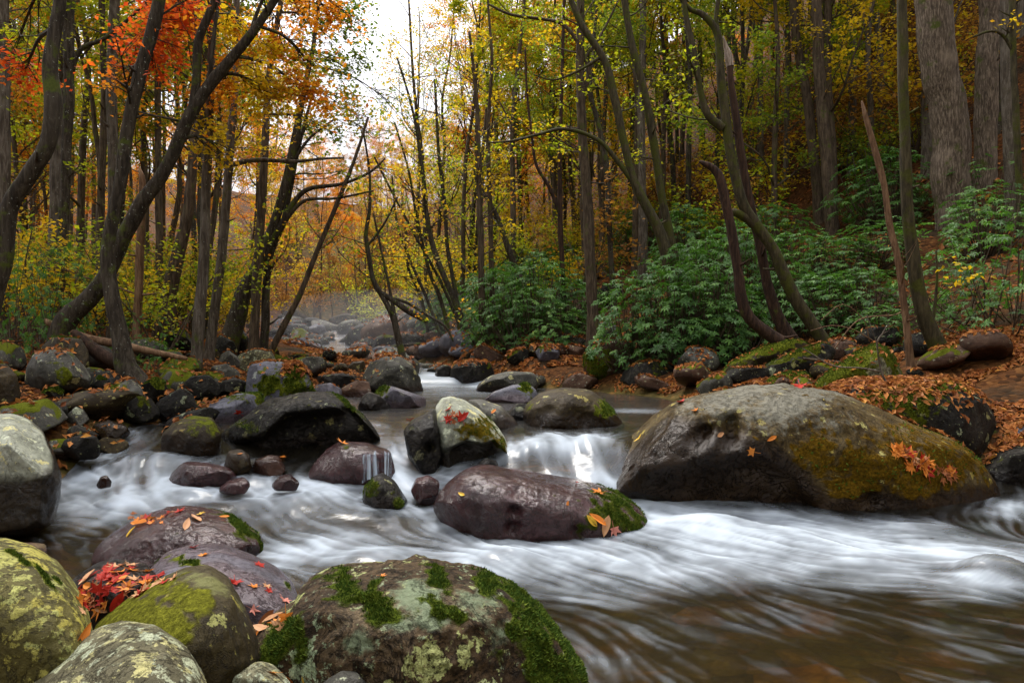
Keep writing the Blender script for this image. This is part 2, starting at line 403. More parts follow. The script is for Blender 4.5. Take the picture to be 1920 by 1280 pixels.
def rock(name, label, cat, out, d, dep, mat, seed=1, nt=96, nph=56, amp=.10, freq=1.9, cuts=20, cutd=.70, moss=0., mseed=0, spots=(), wet=.12, wetall=0.,
         ledge=None, dents=(), sm=1, pw=.78, tufts=0, lean=0., tuftlen=.012, ridged=False, wetline=None, group=None, crust=()):
    rng = np.random.default_rng(seed*7+3)
    pl = np.array([[(px-960)/F*d, H-(py-640)/F*d] for px, py in out])
    c = .5*(pl.min(0)+pl.max(0))*.35+pl.mean(0)*.65
    th = np.arange(nt)*2*PI/nt
    rad = smoothc(poly_radius(pl, c, th), sm)
    s = rad.mean()
    dep = dep if dep else s*.85
    ph = np.linspace(-PI/2, PI/2, nph)
    ct = np.cos(ph)[:, None]**pw; st = np.sign(np.sin(ph))*np.abs(np.sin(ph))**pw
    X = c[0]+ct*(rad*np.cos(th))[None]; Z = c[1]+ct*(rad*np.sin(th))[None]; Y = d+dep*st[:, None]*np.ones(nt)[None]
    V = np.stack([X, Y, Z], -1)
    C = np.array([c[0], d, c[1]])
    # planar facets on the faces turned to the stream
    for k in range(cuts):
        n = np.array([rng.normal(0, .75), -abs(rng.normal(.8, .45)), rng.normal(.1, .6)]); n /= np.linalg.norm(n)
        pr = ((V-C)@n); t = pr.max()*rng.uniform(cutd, .97)
        ex = np.maximum(pr-t, 0)
        V = V-(ex*.86)[..., None]*n
    dirv = (V-C)/(np.linalg.norm(V-C, axis=-1, keepdims=True)+1e-9)
    q = V/s*freq+seed*3.1
    dsp = fbm(q, 5, seed, .5, ridged)
    env = (.35+.65*np.abs(st)[:, None])          # keep the outline close to what was traced
    V = V+dirv*(amp*s*dsp*env)[..., None]
    V = V+dirv*(.38*amp*s*fbm(V/s*freq*2.9+seed, 4, seed+4, .6, True)*env)[..., None]
    V = V+dirv*(.014*s*fbm(V/s*9+seed, 4, seed+5, .6))[..., None]
    px = 960+V[..., 0]/V[..., 1]*F; py = 640-(V[..., 2]-H)/V[..., 1]*F
    front = sstep(.05*dep, -.3*dep, V[..., 1]-d)
    if ledge:
        lx, ly = zip(*ledge['line'])
        t = sstep(0, ledge.get('soft', 16), py-np.interp(px, lx, ly))
        t = t*sstep(lx[0]-25, lx[0]+25, px)*sstep(lx[-1]+25, lx[-1]-25, px)
        V[..., 1] += ledge['depth']*t*front
        lg = t*front
    else: lg = 0*px
    for (dx, dy, dr, dd) in dents:
        V[..., 1] += dd*front*np.exp(-((px-dx)**2+(py-dy)**2)/(dr*dr))
    V[..., 0] += (V[..., 1]-d)*c[0]/d      # its depth runs along the line it is seen on
    if lean: V[..., 1] += lean*(V[..., 2]-c[1])
    base = np.array([c[0], d, pl[:, 1].min()])
    Vf = V.reshape(-1, 3)-base
    i = np.arange(nph-1)[:, None]; j = np.arange(nt)[None]
    q4 = np.stack([i*nt+j, (i+1)*nt+j, (i+1)*nt+(j+1) % nt, i*nt+(j+1) % nt], -1).reshape(-1, 4)
    me = mesh_np(name, Vf, q4, None, True, [MR[mat]])
    N = vnormals(me)
    W = V.reshape(-1, 3); pxf = px.ravel(); pyf = py.ravel()
    nz = fbm(W*3.1+mseed+seed, 4, mseed+seed); nf = fbm(W*17.+seed, 4, seed+2)
    mo = sstep(.42, .8, moss*(.42+.72*N[:, 2])+.55*nz*min(1, moss*2))
    for (dx, dy, dr, stn) in spots:
        mo = np.maximum(mo, stn*np.clip(1.5*np.exp(-((pxf-dx)**2+(pyf-dy)**2)/(1.2*dr*dr))+.45*nz+1.05*nf-.22, 0, 1)*(N[:, 1] < .35))
    zw = float(WL(np.array([c[0]]), np.array([d-dep*.8]))[0])
    wt = sstep(zw+wet*1.3, zw+wet*.5, W[:, 2]+.10*nz) if wet else 0*nz
    wt = np.maximum(wt, wetall*sstep(-.75, -.2, nz))
    if wetline:
        lx, ly = zip(*wetline)
        wt = np.maximum(wt, sstep(-10, 25, pyf-np.interp(pxf, lx, ly)+22*nz))
    mo = mo*(1-.85*sstep(.5, 1., wt*(wetall < .5)))
    me.attributes.new('moss', 'FLOAT', 'POINT').data.foreach_set('value', mo.astype(np.float32))
    me.attributes.new('wet', 'FLOAT', 'POINT').data.foreach_set('value', wt.astype(np.float32))
    ca = 0*nz
    for (dx, dy, dr, stn) in crust: ca = np.maximum(ca, stn*np.exp(-((pxf-dx)**2+((pyf-dy)*1.5)**2)/(dr*dr)))
    me.attributes.new('crust', 'FLOAT', 'POINT').data.foreach_set('value', ca.astype(np.float32))
    o = link(name, me, None, base)
    tag(o, label, cat, group)
    CAST.append(o); BARE[o.name] = moss
    if tufts:
        moss_tufts(o, Vf, q4, N, mo, tufts, tuftlen, seed, ())
    return o

m, nt_, g = newmat('moss_tuft')
c = g.ramp(g.attr('rnd'), [(0, (.012, .030, .004)), (.5, (.040, .075, .008)), (1, (.11, .14, .015))])
b = g.n('ShaderNodeBsdfPrincipled', ins={'Base Color': c, 'Roughness': .9, 'Specular IOR Level': .1})
g.out(b.outputs[0]); MOSS = m
def moss_tufts(o, V, q4, N, mo, n, L, seed, spots=()):
    rng = np.random.default_rng(seed+91)
    w = mo[q4].min(1); a = V[q4]
    ar = np.linalg.norm(np.cross(a[:, 1]-a[:, 0], a[:, 3]-a[:, 0]), axis=1)
    w = np.where(w > .42, w**3, 0)*ar
    if w.sum() <= 0: return
    f = rng.choice(len(q4), n, p=w/w.sum())
    u = rng.random((n, 2))
    p = (a[f, 0]*(1-u[:, :1])+a[f, 1]*u[:, :1])*(1-u[:, 1:])+(a[f, 3]*(1-u[:, :1])+a[f, 2]*u[:, :1])*u[:, 1:]
    nn = N[q4[f]].mean(1)
    cl = fbm((p+o.location)*22, 2, seed)
    up = nn+rng.normal(0, .55, (n, 3)); up[:, 2] += .25; up /= np.linalg.norm(up, axis=1)[:, None]
    sd = np.cross(up, rng.normal(0, 1, (n, 3))); sd /= np.linalg.norm(sd, axis=1)[:, None]+1e-9
    ll = (L*(.7+1.3*np.clip(cl+.35, 0, 1))*rng.uniform(.6, 1.4, n))[:, None]
    Vt = np.stack([p-sd*ll*.28-nn*.002, p+sd*ll*.28-nn*.002, p+up*ll], 1).reshape(-1, 3)
    rnd = np.clip(.5+.5*cl+rng.normal(0, .18, n), 0, 1); Vt = Vt.reshape(n, 3, 3)
    W = p+np.array(o.location); ppx = 960+W[:, 0]/W[:, 1]*F; ppy = 640-(W[:, 2]-H)/W[:, 1]*F
    cell = max(.02, .022*float(np.ptp(p[:, 0])))        # touching blades make one cushion
    key = np.floor(p/cell).astype(int); cells = {}
    for kk in map(tuple, key): cells[kk] = -1
    nc = 0
    for kk in cells:
        if cells[kk] >= 0: continue
        stack = [kk]; cells[kk] = nc
        while stack:
            x_, y_, z_ = stack.pop()
            for dx in (-1, 0, 1):
                for dy in (-1, 0, 1):
                    for dz in (-1, 0, 1):
                        q_ = (x_+dx, y_+dy, z_+dz)
                        if cells.get(q_, 0) == -1: cells[q_] = nc; stack.append(q_)
        nc += 1
    own = np.array([cells[kk] for kk in map(tuple, key)])
    for k in np.unique(own):                        # every cushion is a piece of its own
        mk = own == k
        if mk.sum() < max(20, n*.01): continue
        link('moss', mesh_np('moss', Vt[mk].reshape(-1, 3), np.arange(3*mk.sum()).reshape(-1, 3), {'rnd': np.repeat(rnd[mk], 3)}, False, [MOSS]), o)

B = 'boulder'
# --- beside the lens
rock(B, 'big rounded boulder crusted with yellow-green lichen in the near corner', B, [(-70,1020),(0,1025),(60,1040),(115,1075),(150,1120),(172,1170),(165,1230),(130,1330),(-70,1340)], 2.4, .34, 'lichen', 1, 150, 90, .035, 1.3, 4, .9,
     moss=.10, spots=[(40,1075,22,.9),(75,1085,18,.9),(12,1045,20,.8),(178,1150,12,.9)], wet=0, tufts=6000, tuftlen=.006)
rock(B, 'smooth olive boulder with a brighter green shoulder wedged between two lichen boulders', B, [(168,1195),(215,1155),(290,1110),(350,1085),(395,1078),(432,1098),(462,1150),(482,1195),(478,1260),(440,1330),(250,1340),(172,1270)], 2.62, .36, 'green', 2, 150, 90, .03, 1.2, 4, .9,
     moss=.12, spots=[(235,1165,70,.9),(310,1120,55,.75),(200,1200,50,.75)], crust=[(380,1095,50,.8),(440,1130,40,.6)], wet=0)
rock(B, 'low pale boulder mottled with white lichen at the lowest edge of the scene', B, [(20,1300),(110,1245),(180,1208),(240,1195),(310,1205),(360,1238),(390,1285),(400,1360),(20,1360)], 2.08, .26, 'pale', 3, 150, 90, .03, 1.3, 3, .92, moss=0, wet=0)
rock(B, 'broad mottled boulder with dark green moss cushions and a pale lichen streak', B, [(476,1205),(500,1168),(545,1150),(562,1112),(600,1092),(660,1086),(720,1076),(800,1072),(860,1085),(930,1100),(985,1125),(1030,1165),(1062,1210),(1085,1250),(1102,1300),(1090,1370),(470,1370)], 2.72, .42, 'mottle', 4, 220, 130, .075, 2.2, 8, .86,
     moss=.16, spots=[(640,1105,36,1),(692,1135,34,1),(520,1185,34,1),(500,1215,32,1),(545,1215,28,.8),(815,1078,22,1),(800,1140,28,1),(835,1152,22,1),(915,1100,28,1),(965,1120,36,.9),(1000,1180,80,.95),(1050,1240,70,.95),(1000,1250,60,.7),(1085,1255,35,1)],
     crust=[(770,1115,55,1.),(785,1160,40,.95),(720,1165,40,.8),(650,1200,60,.6),(880,1130,60,.7),(930,1190,60,.5)], wet=.0, tufts=22000, tuftlen=.0085, ridged=True, ledge=dict(line=[(555,1215),(600,1180),(650,1160),(690,1150)], depth=-.03, soft=8))
rock('stone', 'small smooth grey stone at the foot of the broad mossy boulder', 'stone', [(590,1300),(612,1282),(640,1266),(672,1268),(692,1290),(690,1310)], 2.28, .07, 'grey', 5, 60, 36, .03, moss=.05, wet=0)
rock('stone', 'flat pale stone tucked under orange leaves beside the mossy boulder', 'stone', [(395,1300),(430,1262),(490,1250),(530,1258),(550,1290),(540,1320),(420,1330)], 2.35, .1, 'pale', 6, 60, 36, .03, wet=0)
rock(B, 'flat wet slate boulder scattered with red maple leaves', B, [(262,1100),(300,1060),(350,1046),(420,1045),(480,1066),(540,1096),(562,1118),(545,1170),(480,1230),(330,1230),(268,1180)], 3.25, .42, 'slate', 7, 140, 80, .02, 1.0, 2, .9, pw=.6,
     wetall=1., wet=0, spots=[(350,1062,26,.9),(535,1100,16,.6)], moss=0, tufts=1800, tuftlen=.008)
rock(B, 'low rippled wet boulder with red leaves on its crest', B, [(168,1045),(190,1022),(215,1005),(250,985),(310,965),(350,961),(420,969),(460,985),(495,1010),(480,1028),(400,1036),(330,1056),(240,1056)], 4.25, .42, 'purple', 8, 150, 90, .07, 3.2, 4, .9,
     wetall=1, moss=0, spots=[(440,990,34,.9),(470,1010,24,.8)], tufts=4000, tuftlen=.009, ridged=True)
rock(B, 'dark low rock under the heap of red leaves', B, [(120,1110),(170,1078),(220,1066),(285,1075),(310,1110),(300,1190),(150,1190)], 2.98, .3, 'dark', 9, 90, 50, .06, wetall=.8, wet=0)
# --- stream boulders
rock(B, 'huge smooth olive boulder with a dark wet undercut face beside the white rapid', B,
     [(1112,880),(1128,850),(1152,830),(1198,793),(1250,760),(1310,740),(1380,728),(1470,724),(1560,735),(1640,763),(1720,799),(1790,825),(1835,860),(1862,905),(1870,948),(1850,975),(1760,1010),(1640,1015),(1500,1005),(1350,990),(1210,965),(1130,920)], 6.15, .92, 'olive', 10, 260, 150, .07, 1.9, 8, .88,
     moss=.10, spots=[(1160,848,20,1),(1800,880,75,.85),(1700,905,75,.85),(1620,860,60,.7),(1740,830,60,.6),(1560,770,40,.3),(1780,950,50,.6)], wet=.1, tufts=1500, tuftlen=.014,
     crust=[(1420,738,110,.8),(1530,758,100,.8),(1330,760,60,.6),(1620,795,70,.5)], wetline=[(1140,900),(1170,850),(1230,800),(1290,775),(1370,790),(1420,800),(1480,812),(1560,835),(1610,880),(1650,940),(1700,1005),(1870,1010)],
     ledge=dict(line=[(1150,838),(1200,850),(1260,866),(1320,872),(1370,868),(1420,862),(1470,838),(1520,842),(1570,880),(1610,930),(1650,975)], depth=.09, soft=50),
     dents=[(1395,815,22,.16),(1440,795,20,.13),(1455,818,22,.15),(1290,790,14,.05),(1405,845,26,-.07),(1680,890,60,.06),(1720,940,16,.08),(1245,880,22,.05)])
rock(B, 'long purple-brown wet boulder with a mossy tail in the middle of the rapid', B,
     [(812,945),(822,925),(838,905),(868,884),(900,877),(950,884),(1000,892),(1060,903),(1120,914),(1165,930),(1203,958),(1226,992),(1220,1012),(1150,1030),(1050,1025),(940,1020),(850,1005)], 5.25, .5, 'purple', 11, 220, 120, .05, 1.9, 5, .9,
     wetall=1, spots=[(1150,955,50,.9),(1190,985,40,.9),(1110,985,28,.7),(1130,930,25,.6)], moss=0, tufts=7000, tuftlen=.010,
     dents=[(975,925,12,.09),(970,960,12,.09),(968,990,14,.08),(920,905,10,.03),(1010,930,30,-.04),(1090,1000,14,.06)])
rock('stone', 'dark knob of rock poking up behind the long purple boulder', 'stone', [(884,900),(893,872),(912,860),(933,866),(937,900)], 5.9, .16, 'dark', 12, 60, 36, wetall=1)
rock('stone', 'little round wet stone leaning on the upstream end of the purple boulder', 'stone', [(856,905),(864,889),(882,884),(898,894),(900,910)], 5.6, .12, 'purple', 13, 60, 36, wetall=1)
rock(B, 'pale-topped boulder with yellow moss and red leaves splitting the upper rapid', B,
     [(812,800),(818,762),(826,748),(845,744),(870,752),(900,770),(928,796),(945,818),(958,850),(945,876),(905,888),(850,895),(825,885),(815,850)], 6.55, .55, 'white', 14, 150, 90, .07, 1.8, 6, .85,
     spots=[(905,800,26,.8),(870,812,30,.6),(930,835,22,.7)], wetline=[(812,835),(850,822),(890,826),(915,815),(935,840),(960,850)], moss=0, tufts=1500, tuftlen=.009, ledge=dict(line=[(835,838),(870,822),(900,830),(920,822),(950,850)], depth=.2, soft=14))
rock(B, 'dark split slab standing against the pale-topped boulder', B, [(757,808),(770,790),(795,778),(816,764),(824,790),(830,850),(812,892),(785,892),(768,870)], 6.35, .34, 'dark', 15, 100, 60, .09, 2.4, 8, .8, wetall=.5, dents=[(798,840,10,.12)], spots=[(770,800,16,.4)])
rock(B, 'large black boulder with an overhanging lichen-flecked slab', B,
     [(398,845),(412,815),(440,795),(470,775),(500,752),(560,738),(618,737),(642,746),(662,762),(684,778),(702,802),(712,820),(705,845),(640,868),(560,880),(430,875)], 7.05, .72, 'dark', 16, 200, 120, .075, 1.8, 9, .82, moss=.05,
     ledge=dict(line=[(415,822),(455,812),(500,772),(560,764),(610,760),(640,752),(665,790),(700,826)], depth=.24, soft=26), wetall=.25, spots=[(640,755,22,.8),(665,775,20,.5),(440,800,22,.45)], wet=.2, tufts=2500, tuftlen=.012)
rock(B, 'rounded brown boulder with a green lichen cap beside the black overhang', B, [(300,850),(304,815),(328,790),(362,780),(398,784),(416,808),(412,850),(395,872),(330,872)], 6.75, .36, 'brown', 17, 110, 66, .04, 1.4, 5, .88, spots=[(375,786,34,.6),(335,795,25,.4)], wetline=[(300,805),(340,818),(380,822),(420,815)], moss=.05)
rock(B, 'dark ledge rock with a thin curtain of water falling off one corner', B, [(572,895),(590,868),(612,845),(638,829),(688,832),(732,846),(740,880),(736,905),(690,912),(598,912)], 6.15, .34, 'purple', 18, 130, 80, .05, 1.8, 7, .84, wetall=1, spots=[(643,838,12,.6)], moss=0)
rock('stone', 'egg-shaped brown stone perched at the edge of the ledge', 'stone', [(420,872),(428,846),(448,840),(468,853),(472,878),(458,898),(430,896)], 6.05, .13, 'brown', 19, 64, 40, .02, wetall=.8, cuts=2)
rock('stone', 'wet russet stone topped with an orange leaf beside the egg-shaped stone', 'stone', [(468,880),(480,862),(505,854),(530,856),(536,880),(520,898),(480,900)], 6.1, .16, 'leafy', 20, 64, 40, .05, wetall=1)
rock('stone', 'low black ledge washed by the side rapid', 'stone', [(308,895),(325,876),(350,868),(390,870),(432,880),(448,897),(430,912),(330,915)], 5.85, .22, 'purple', 21, 100, 56, .09, 2.6, wetall=1)
rock('stone', 'small purple stone rounded by the current in white water', 'stone', [(508,910),(524,893),(545,890),(562,905),(556,918),(515,918)], 5.6, .13, 'purple', 22, 60, 36, .03, wetall=1, cuts=2)
rock('stone', 'tiny reddish stone half drowned in the foam', 'stone', [(180,910),(188,895),(200,891),(210,903),(208,915),(184,915)], 5.5, .08, 'leafy', 23, 48, 30, .03, wetall=1)
rock('stone', 'flat dark stone awash just below the ledge', 'stone', [(408,918),(430,902),(458,895),(470,908),(462,922),(420,926)], 5.6, .14, 'purple', 24, 60, 36, .06, wetall=1)
rock(B, 'pointed mossy black rock in the white water below the curtain', B, [(680,936),(684,915),(700,896),(718,889),(740,903),(764,940),(755,962),(715,966),(688,952)], 5.5, .24, 'dark', 25, 100, 60, .07, 2., 7, .82, spots=[(695,915,22,.6),(735,940,22,.6)], wetall=.6, tufts=1500, tuftlen=.008)
rock('stone', 'small purple cube-like stone beside the pointed mossy rock', 'stone', [(770,918),(779,899),(803,892),(824,903),(822,930),(805,948),(780,940)], 5.55, .17, 'purple', 26, 70, 44, .04, cuts=8, cutd=.78, wetall=1)
rock(B, 'leaning boulder with a slick pale top and a mossy flank at the water edge', B, [(-90,800),(-30,782),(20,780),(52,791),(80,810),(98,842),(113,885),(110,925),(98,965),(50,990),(-90,1000)], 5.35, .75, 'white', 27, 150, 90, .06, 1.5, 6, .86,  # white colour of the top stands in for sky reflected on wet rock
     spots=[(88,850,40,.95),(70,890,46,.85),(35,915,40,.7),(90,920,26,.7)], wetline=[(-90,890),(0,868),(35,845),(55,812),(75,792),(112,790)], moss=0, tufts=3500, tuftlen=.012)
rock('stone', 'little brown stone with a yellow leaf at the very edge beside the slick boulder', 'stone', [(-30,965),(5,953),(28,975),(34,990),(20,1008),(-30,1012)], 4.85, .16, 'brown', 28, 60, 36, wet=.05)
rock('stone', 'thin flat stone lying in the quiet shallows', 'stone', [(0,1036),(15,1024),(60,1022),(98,1026),(92,1040),(40,1046)], 4.35, .12, 'leafy', 29, 60, 36, wetall=.6)
rock(B, 'big smooth brown boulder with a green edge in the upper pool', B, [(984,800),(982,768),(992,752),(1012,738),(1060,726),(1100,728),(1130,748),(1152,772),(1172,797),(1160,815),(1060,822),(990,818)], 7.75, .7, 'brown', 30, 150, 90, .05, 1.7, 6, .85,
     spots=[(1145,770,24,.9),(1160,790,16,.9),(995,760,14,.5)], wetline=[(982,772),(1050,766),(1090,775),(1130,770),(1172,800)], tufts=1500, tuftlen=.012, dents=[(1040,770,16,.08),(1100,780,24,.1)])
rock(B, 'smooth grey boulder between the pale-topped boulder and the big brown one', B, [(872,762),(878,750),(902,749),(940,762),(966,786),(974,800),(965,815),(920,815),(890,800)], 7.5, .36, 'grey', 31, 90, 56, .035, cuts=5, wet=.15)
rock('stone', 'upright dark block wedged beside the big brown boulder', 'stone', [(948,800),(952,775),(966,756),(985,757),(992,780),(988,815),(955,815)], 7.9, .2, 'dark', 32, 64, 40, .06, cuts=9, cutd=.75)
rock(B, 'long light grey speckled boulder at the far side of the upper pool', B, [(890,735),(898,718),(920,704),(955,696),(1000,698),(1012,712),(1005,732),(960,742)], 12.6, .6, 'grey', 33, 90, 56, .03, cuts=4)
rock(B, 'low boulder carrying brown leaves and a moss knob in front of the long grey one', B, [(905,752),(925,735),(962,722),(990,719),(1006,732),(1010,752),(970,762),(920,760)], 10.3, .5, 'slate', 34, 90, 56, .06, spots=[(985,725,14,1)], tufts=600, tuftlen=.02)
rock(B, 'big dome-shaped grey boulder above the middle pool', B, [(678,725),(682,698),(694,680),(722,668),(752,669),(772,682),(788,708),(794,735),(780,748),(735,750),(690,742)], 12.6, .75, 'grey', 35, 110, 66, .07, 1.8, 7, .84, moss=.06)
rock(B, 'whitish slab strewn with leaves and capped by moss', B, [(690,765),(700,735),(722,722),(740,726),(775,738),(806,748),(800,765),(745,772)], 9.5, .42, 'slate', 36, 90, 56, .05, spots=[(712,725,18,1)], wetall=.3, tufts=700, tuftlen=.018)
rock(B, 'dark wedge-shaped rock in front of the whitish slab', B, [(670,765),(678,745),(692,734),(712,742),(738,765),(720,775),(680,774)], 9.1, .3, 'dark', 37, 80, 50, .06, wetall=.4)
rock(B, 'flat-topped black boulder beyond the mossy block', B, [(578,728),(588,706),(640,699),(680,706),(684,728),(650,745),(600,742)], 12., .5, 'dark', 38, 80, 50, .06)
rock(B, 'pale lilac slab just beyond the mossy block', B, [(584,745),(588,722),(620,718),(642,730),(648,752),(610,756)], 10.8, .3, 'slate', 39, 70, 44, .03, wetall=.3)
rock(B, 'russet leaf-covered rock at the rim of the middle pool', B, [(625,750),(640,728),(668,713),(692,716),(698,745),(680,758)], 11.3, .4, 'leafy', 40, 80, 50, .05)
rock(B, 'black block of rock with leaves on its flat top beside the small cascade', B, [(842,720),(846,690),(856,680),(885,675),(918,679),(928,700),(918,722),(875,730)], 14.7, .65, 'dark', 41, 90, 56, .06, cuts=8, cutd=.78, spots=[(915,685,10,.6)])
rock(B, 'dark angular rock just upstream of the black block', B, [(815,705),(818,690),(832,683),(850,686),(852,708),(840,716),(820,714)], 15., .4, 'dark', 42, 70, 44, .06, cuts=7, cutd=.8)
rock(B, 'grey angular rock stacked on top behind the black block', B, [(876,685),(884,662),(904,647),(926,654),(934,680),(920,692),(885,692)], 16.4, .55, 'grey', 43, 80, 50, .05, cuts=9, cutd=.76)
rock(B, 'tilted dark slab leaning on the grey angular rock', B, [(858,678),(868,658),(890,650),(902,656),(892,682),(870,686)], 16.9, .4, 'brown', 44, 70, 44, .05, cuts=7, cutd=.8)
rock(B, 'angular boulder striped with yellow-green moss at the foot of the tall straight tree', B, [(1094,690),(1096,664),(1120,650),(1150,634),(1182,642),(1194,668),(1180,700),(1120,712),(1098,705)], 13., .6, 'leafy', 45, 110, 66, .06, 1.8, 8, .8, spots=[(1108,670,22,1),(1130,690,22,1),(1145,668,16,.9)], tufts=2500, tuftlen=.02)
rock(B, 'long dark boulder roofed with brown leaves beyond the pool', B, [(1160,720),(1168,696),(1195,680),(1240,673),(1262,688),(1264,712),(1240,728),(1185,730)], 12., .6, 'dark', 46, 90, 56, .06, spots=[(1240,690,18,.5)])
rock(B, 'rounded brown boulder half hidden under the rhododendron', B, [(1250,700),(1256,678),(1278,656),(1312,648),(1342,668),(1345,695),(1320,706),(1275,708)], 12.6, .6, 'brown', 47, 80, 50, .05, moss=.6)
rock(B, 'slanting mossy boulder with a leaf-littered back below the broken dark trunk', B, [(1345,725),(1350,702),(1372,678),(1422,650),(1470,634),(1505,640),(1520,665),(1480,700),(1420,725),(1375,735)], 10.7, .6, 'brown', 48, 120, 70, .06, 1.5, 6, .84, moss=.95, spots=[(1370,700,30,.8),(1420,665,30,.7)], tufts=4500, tuftlen=.016, lean=-.3)
rock(B, 'second slanting mossy boulder lying parallel and nearer to the curved mossy tree', B, [(1405,728),(1415,704),(1440,680),(1490,656),(1540,640),(1562,655),(1560,692),(1500,728),(1430,738)], 10., .55, 'dark', 49, 120, 70, .06, 1.5, 6, .84, moss=.6, spots=[(1520,650,30,.7),(1450,680,26,.5)], tufts=2500, tuftlen=.016, lean=-.3)
rock(B, 'low moss-green boulder at the base of the slanting pair', B, [(1428,728),(1440,710),(1478,697),(1512,697),(1535,715),(1530,735),(1470,742)], 9.1, .4, 'brown', 50, 90, 56, .04, moss=1., tufts=2500, tuftlen=.016)
rock(B, 'bright green moss dome patched with pale lichen behind the leaf-covered slab', B, [(1520,728),(1545,702),(1575,680),(1610,656),(1640,644),(1668,654),(1684,680),(1694,712),(1690,740),(1600,760),(1535,750)], 8.5, .6, 'pale', 51, 140, 84, .04, 1.3, 5, .88, moss=.9, spots=[(1660,690,40,.8),(1560,715,40,.8),(1600,725,40,.8)], tufts=9000, tuftlen=.012)
rock(B, 'wide dark slab carpeted with orange leaves and moss behind the huge olive boulder', B, [(1530,745),(1560,724),(1610,713),(1700,712),(1780,715),(1838,738),(1862,775),(1866,810),(1850,850),(1790,860),(1700,850),(1600,820)], 7.45, 1.0, 'dark', 52, 160, 96, .05, 1.5, 5, .88, pw=.62, moss=.1, spots=[(1800,735,60,.95),(1750,740,50,.7),(1840,775,30,.8)], tufts=9000, tuftlen=.012)
rock(B, 'dark ledge with leaves along its top beyond the end of the huge boulder', B, [(1840,880),(1855,858),(1900,840),(1980,832),(1980,935),(1900,935),(1860,915)], 6.4, .5, 'dark', 53, 90, 56, .06, spots=[(1900,870,24,.4)])
rock(B, 'small slab with a green moss spot above the leafy ledge', B, [(1865,850),(1880,812),(1905,797),(1980,790),(1980,860)], 7., .4, 'slate', 54, 80, 50, .05, spots=[(1905,808,18,.9)], tufts=800, tuftlen=.014)
rock(B, 'mossy mound of rock near the edge under the leaning green trunk', B, [(1845,765),(1862,735),(1890,714),(1935,704),(1990,710),(1990,790),(1880,790)], 8.1, .55, 'brown', 55, 90, 56, .05, moss=.7, tufts=3500, tuftlen=.014)
rock(B, 'submerged rock breaking the surface in a splash near the water edge', B, [(1815,1100),(1835,1079),(1880,1070),(1935,1076),(1985,1090),(1985,1120),(1840,1122)], 4.05, .22, 'dark', 56, 100, 60, .08, 2.4, wetall=1)
# --- near bank
rock(B, 'angular grey boulder with a flat bright face on the leafy bank', B, [(46,718),(50,688),(62,664),(96,655),(134,660),(160,688),(170,705),(168,728),(130,742),(65,732)], 8., .5, 'grey', 57, 120, 70, .05, 1.4, 9, .78, spots=[(65,705,24,.7),(120,660,14,.5)], moss=.05)
rock(B, 'mossy green boulder behind the angular grey one', B, [(66,680),(76,650),(100,632),(152,634),(166,658),(168,700),(100,705)], 8.7, .5, 'brown', 58, 100, 60, .05, moss=.45, tufts=1500, tuftlen=.014)
rock(B, 'olive lichened boulder at the outer edge of the leafy bank', B, [(-60,700),(-10,682),(14,684),(32,705),(40,742),(10,768),(-60,770)], 7., .5, 'brown', 59, 100, 60, .05, moss=.3, tufts=1200, tuftlen=.012)
rock('stone', 'small moss-capped stone at the foot of the curved dark trunk', 'stone', [(162,735),(166,715),(182,698),(208,694),(226,710),(222,735),(190,742)], 8., .26, 'dark', 60, 80, 50, .05, moss=.6, tufts=1200, tuftlen=.012)
rock('stone', 'rounded grey-backed stone below the curved dark trunk', 'stone', [(186,752),(196,730),(216,714),(242,708),(264,724),(274,745),(262,762),(210,762)], 7.75, .34, 'grey', 61, 90, 56, .05, spots=[(205,735,22,.8)], moss=.15, tufts=900, tuftlen=.012)
rock('stone', 'stone with a pale wet corner at the edge of the quiet side pool', 'stone', [(212,782),(218,757),(232,742),(258,738),(285,748),(302,770),(296,790),(235,794)], 7.5, .3, 'dark', 62, 90, 56, .05, spots=[(255,745,24,.6)], moss=.1, wet=.08)
rock('stone', 'humped moss-covered stone in the side pool', 'stone', [(284,775),(296,752),(318,738),(342,726),(362,740),(374,770),(355,790),(305,790)], 7.7, .36, 'dark', 63, 90, 56, .05, moss=.5, tufts=2500, tuftlen=.012)
rock('stone', 'mossy stone half sunk in orange leaves on the bank', 'stone', [(338,742),(342,720),(362,703),(388,700),(412,718),(414,738),(385,748)], 8.9, .4, 'dark', 64, 80, 50, .05, moss=.55, tufts=1200, tuftlen=.014)
rock('stone', 'bright green moss mound beside the dark trunk', 'stone', [(258,742),(266,720),(290,708),(314,714),(324,735),(300,752)], 8.5, .3, 'dark', 65, 80, 50, .05, moss=.85, tufts=1800, tuftlen=.014)
rock(B, 'flat lilac slab strewn with leaves and edged with moss', B, [(366,782),(380,764),(408,752),(445,740),(505,737),(512,752),(480,775),(430,792),(385,794)], 7.9, .5, 'slate', 66, 110, 66, .03, pw=.6, spots=[(490,740,30,.9),(440,742,20,.6)], tufts=1800, tuftlen=.012)
rock('stone', 'long low moss-edged stone behind the rounded brown boulder', 'stone', [(300,800),(320,785),(350,772),(395,764),(432,773),(420,795),(340,808)], 7.2, .24, 'dark', 67, 90, 56, .05, moss=.35, tufts=1200, tuftlen=.012)
rock('stone', 'flat wet brown stone at the lip of the side rapid', 'stone', [(166,812),(176,796),(204,788),(236,798),(246,814),(220,828),(180,826)], 6.9, .24, 'brown', 68, 80, 50, .04, wetall=.9)
rock('stone', 'mossy dark stone beside the top of the side rapid', 'stone', [(110,848),(120,826),(150,816),(180,818),(194,838),(186,858),(130,860)], 6.3, .24, 'dark', 69, 80, 50, .05, moss=.5, tufts=1200, tuftlen=.010)
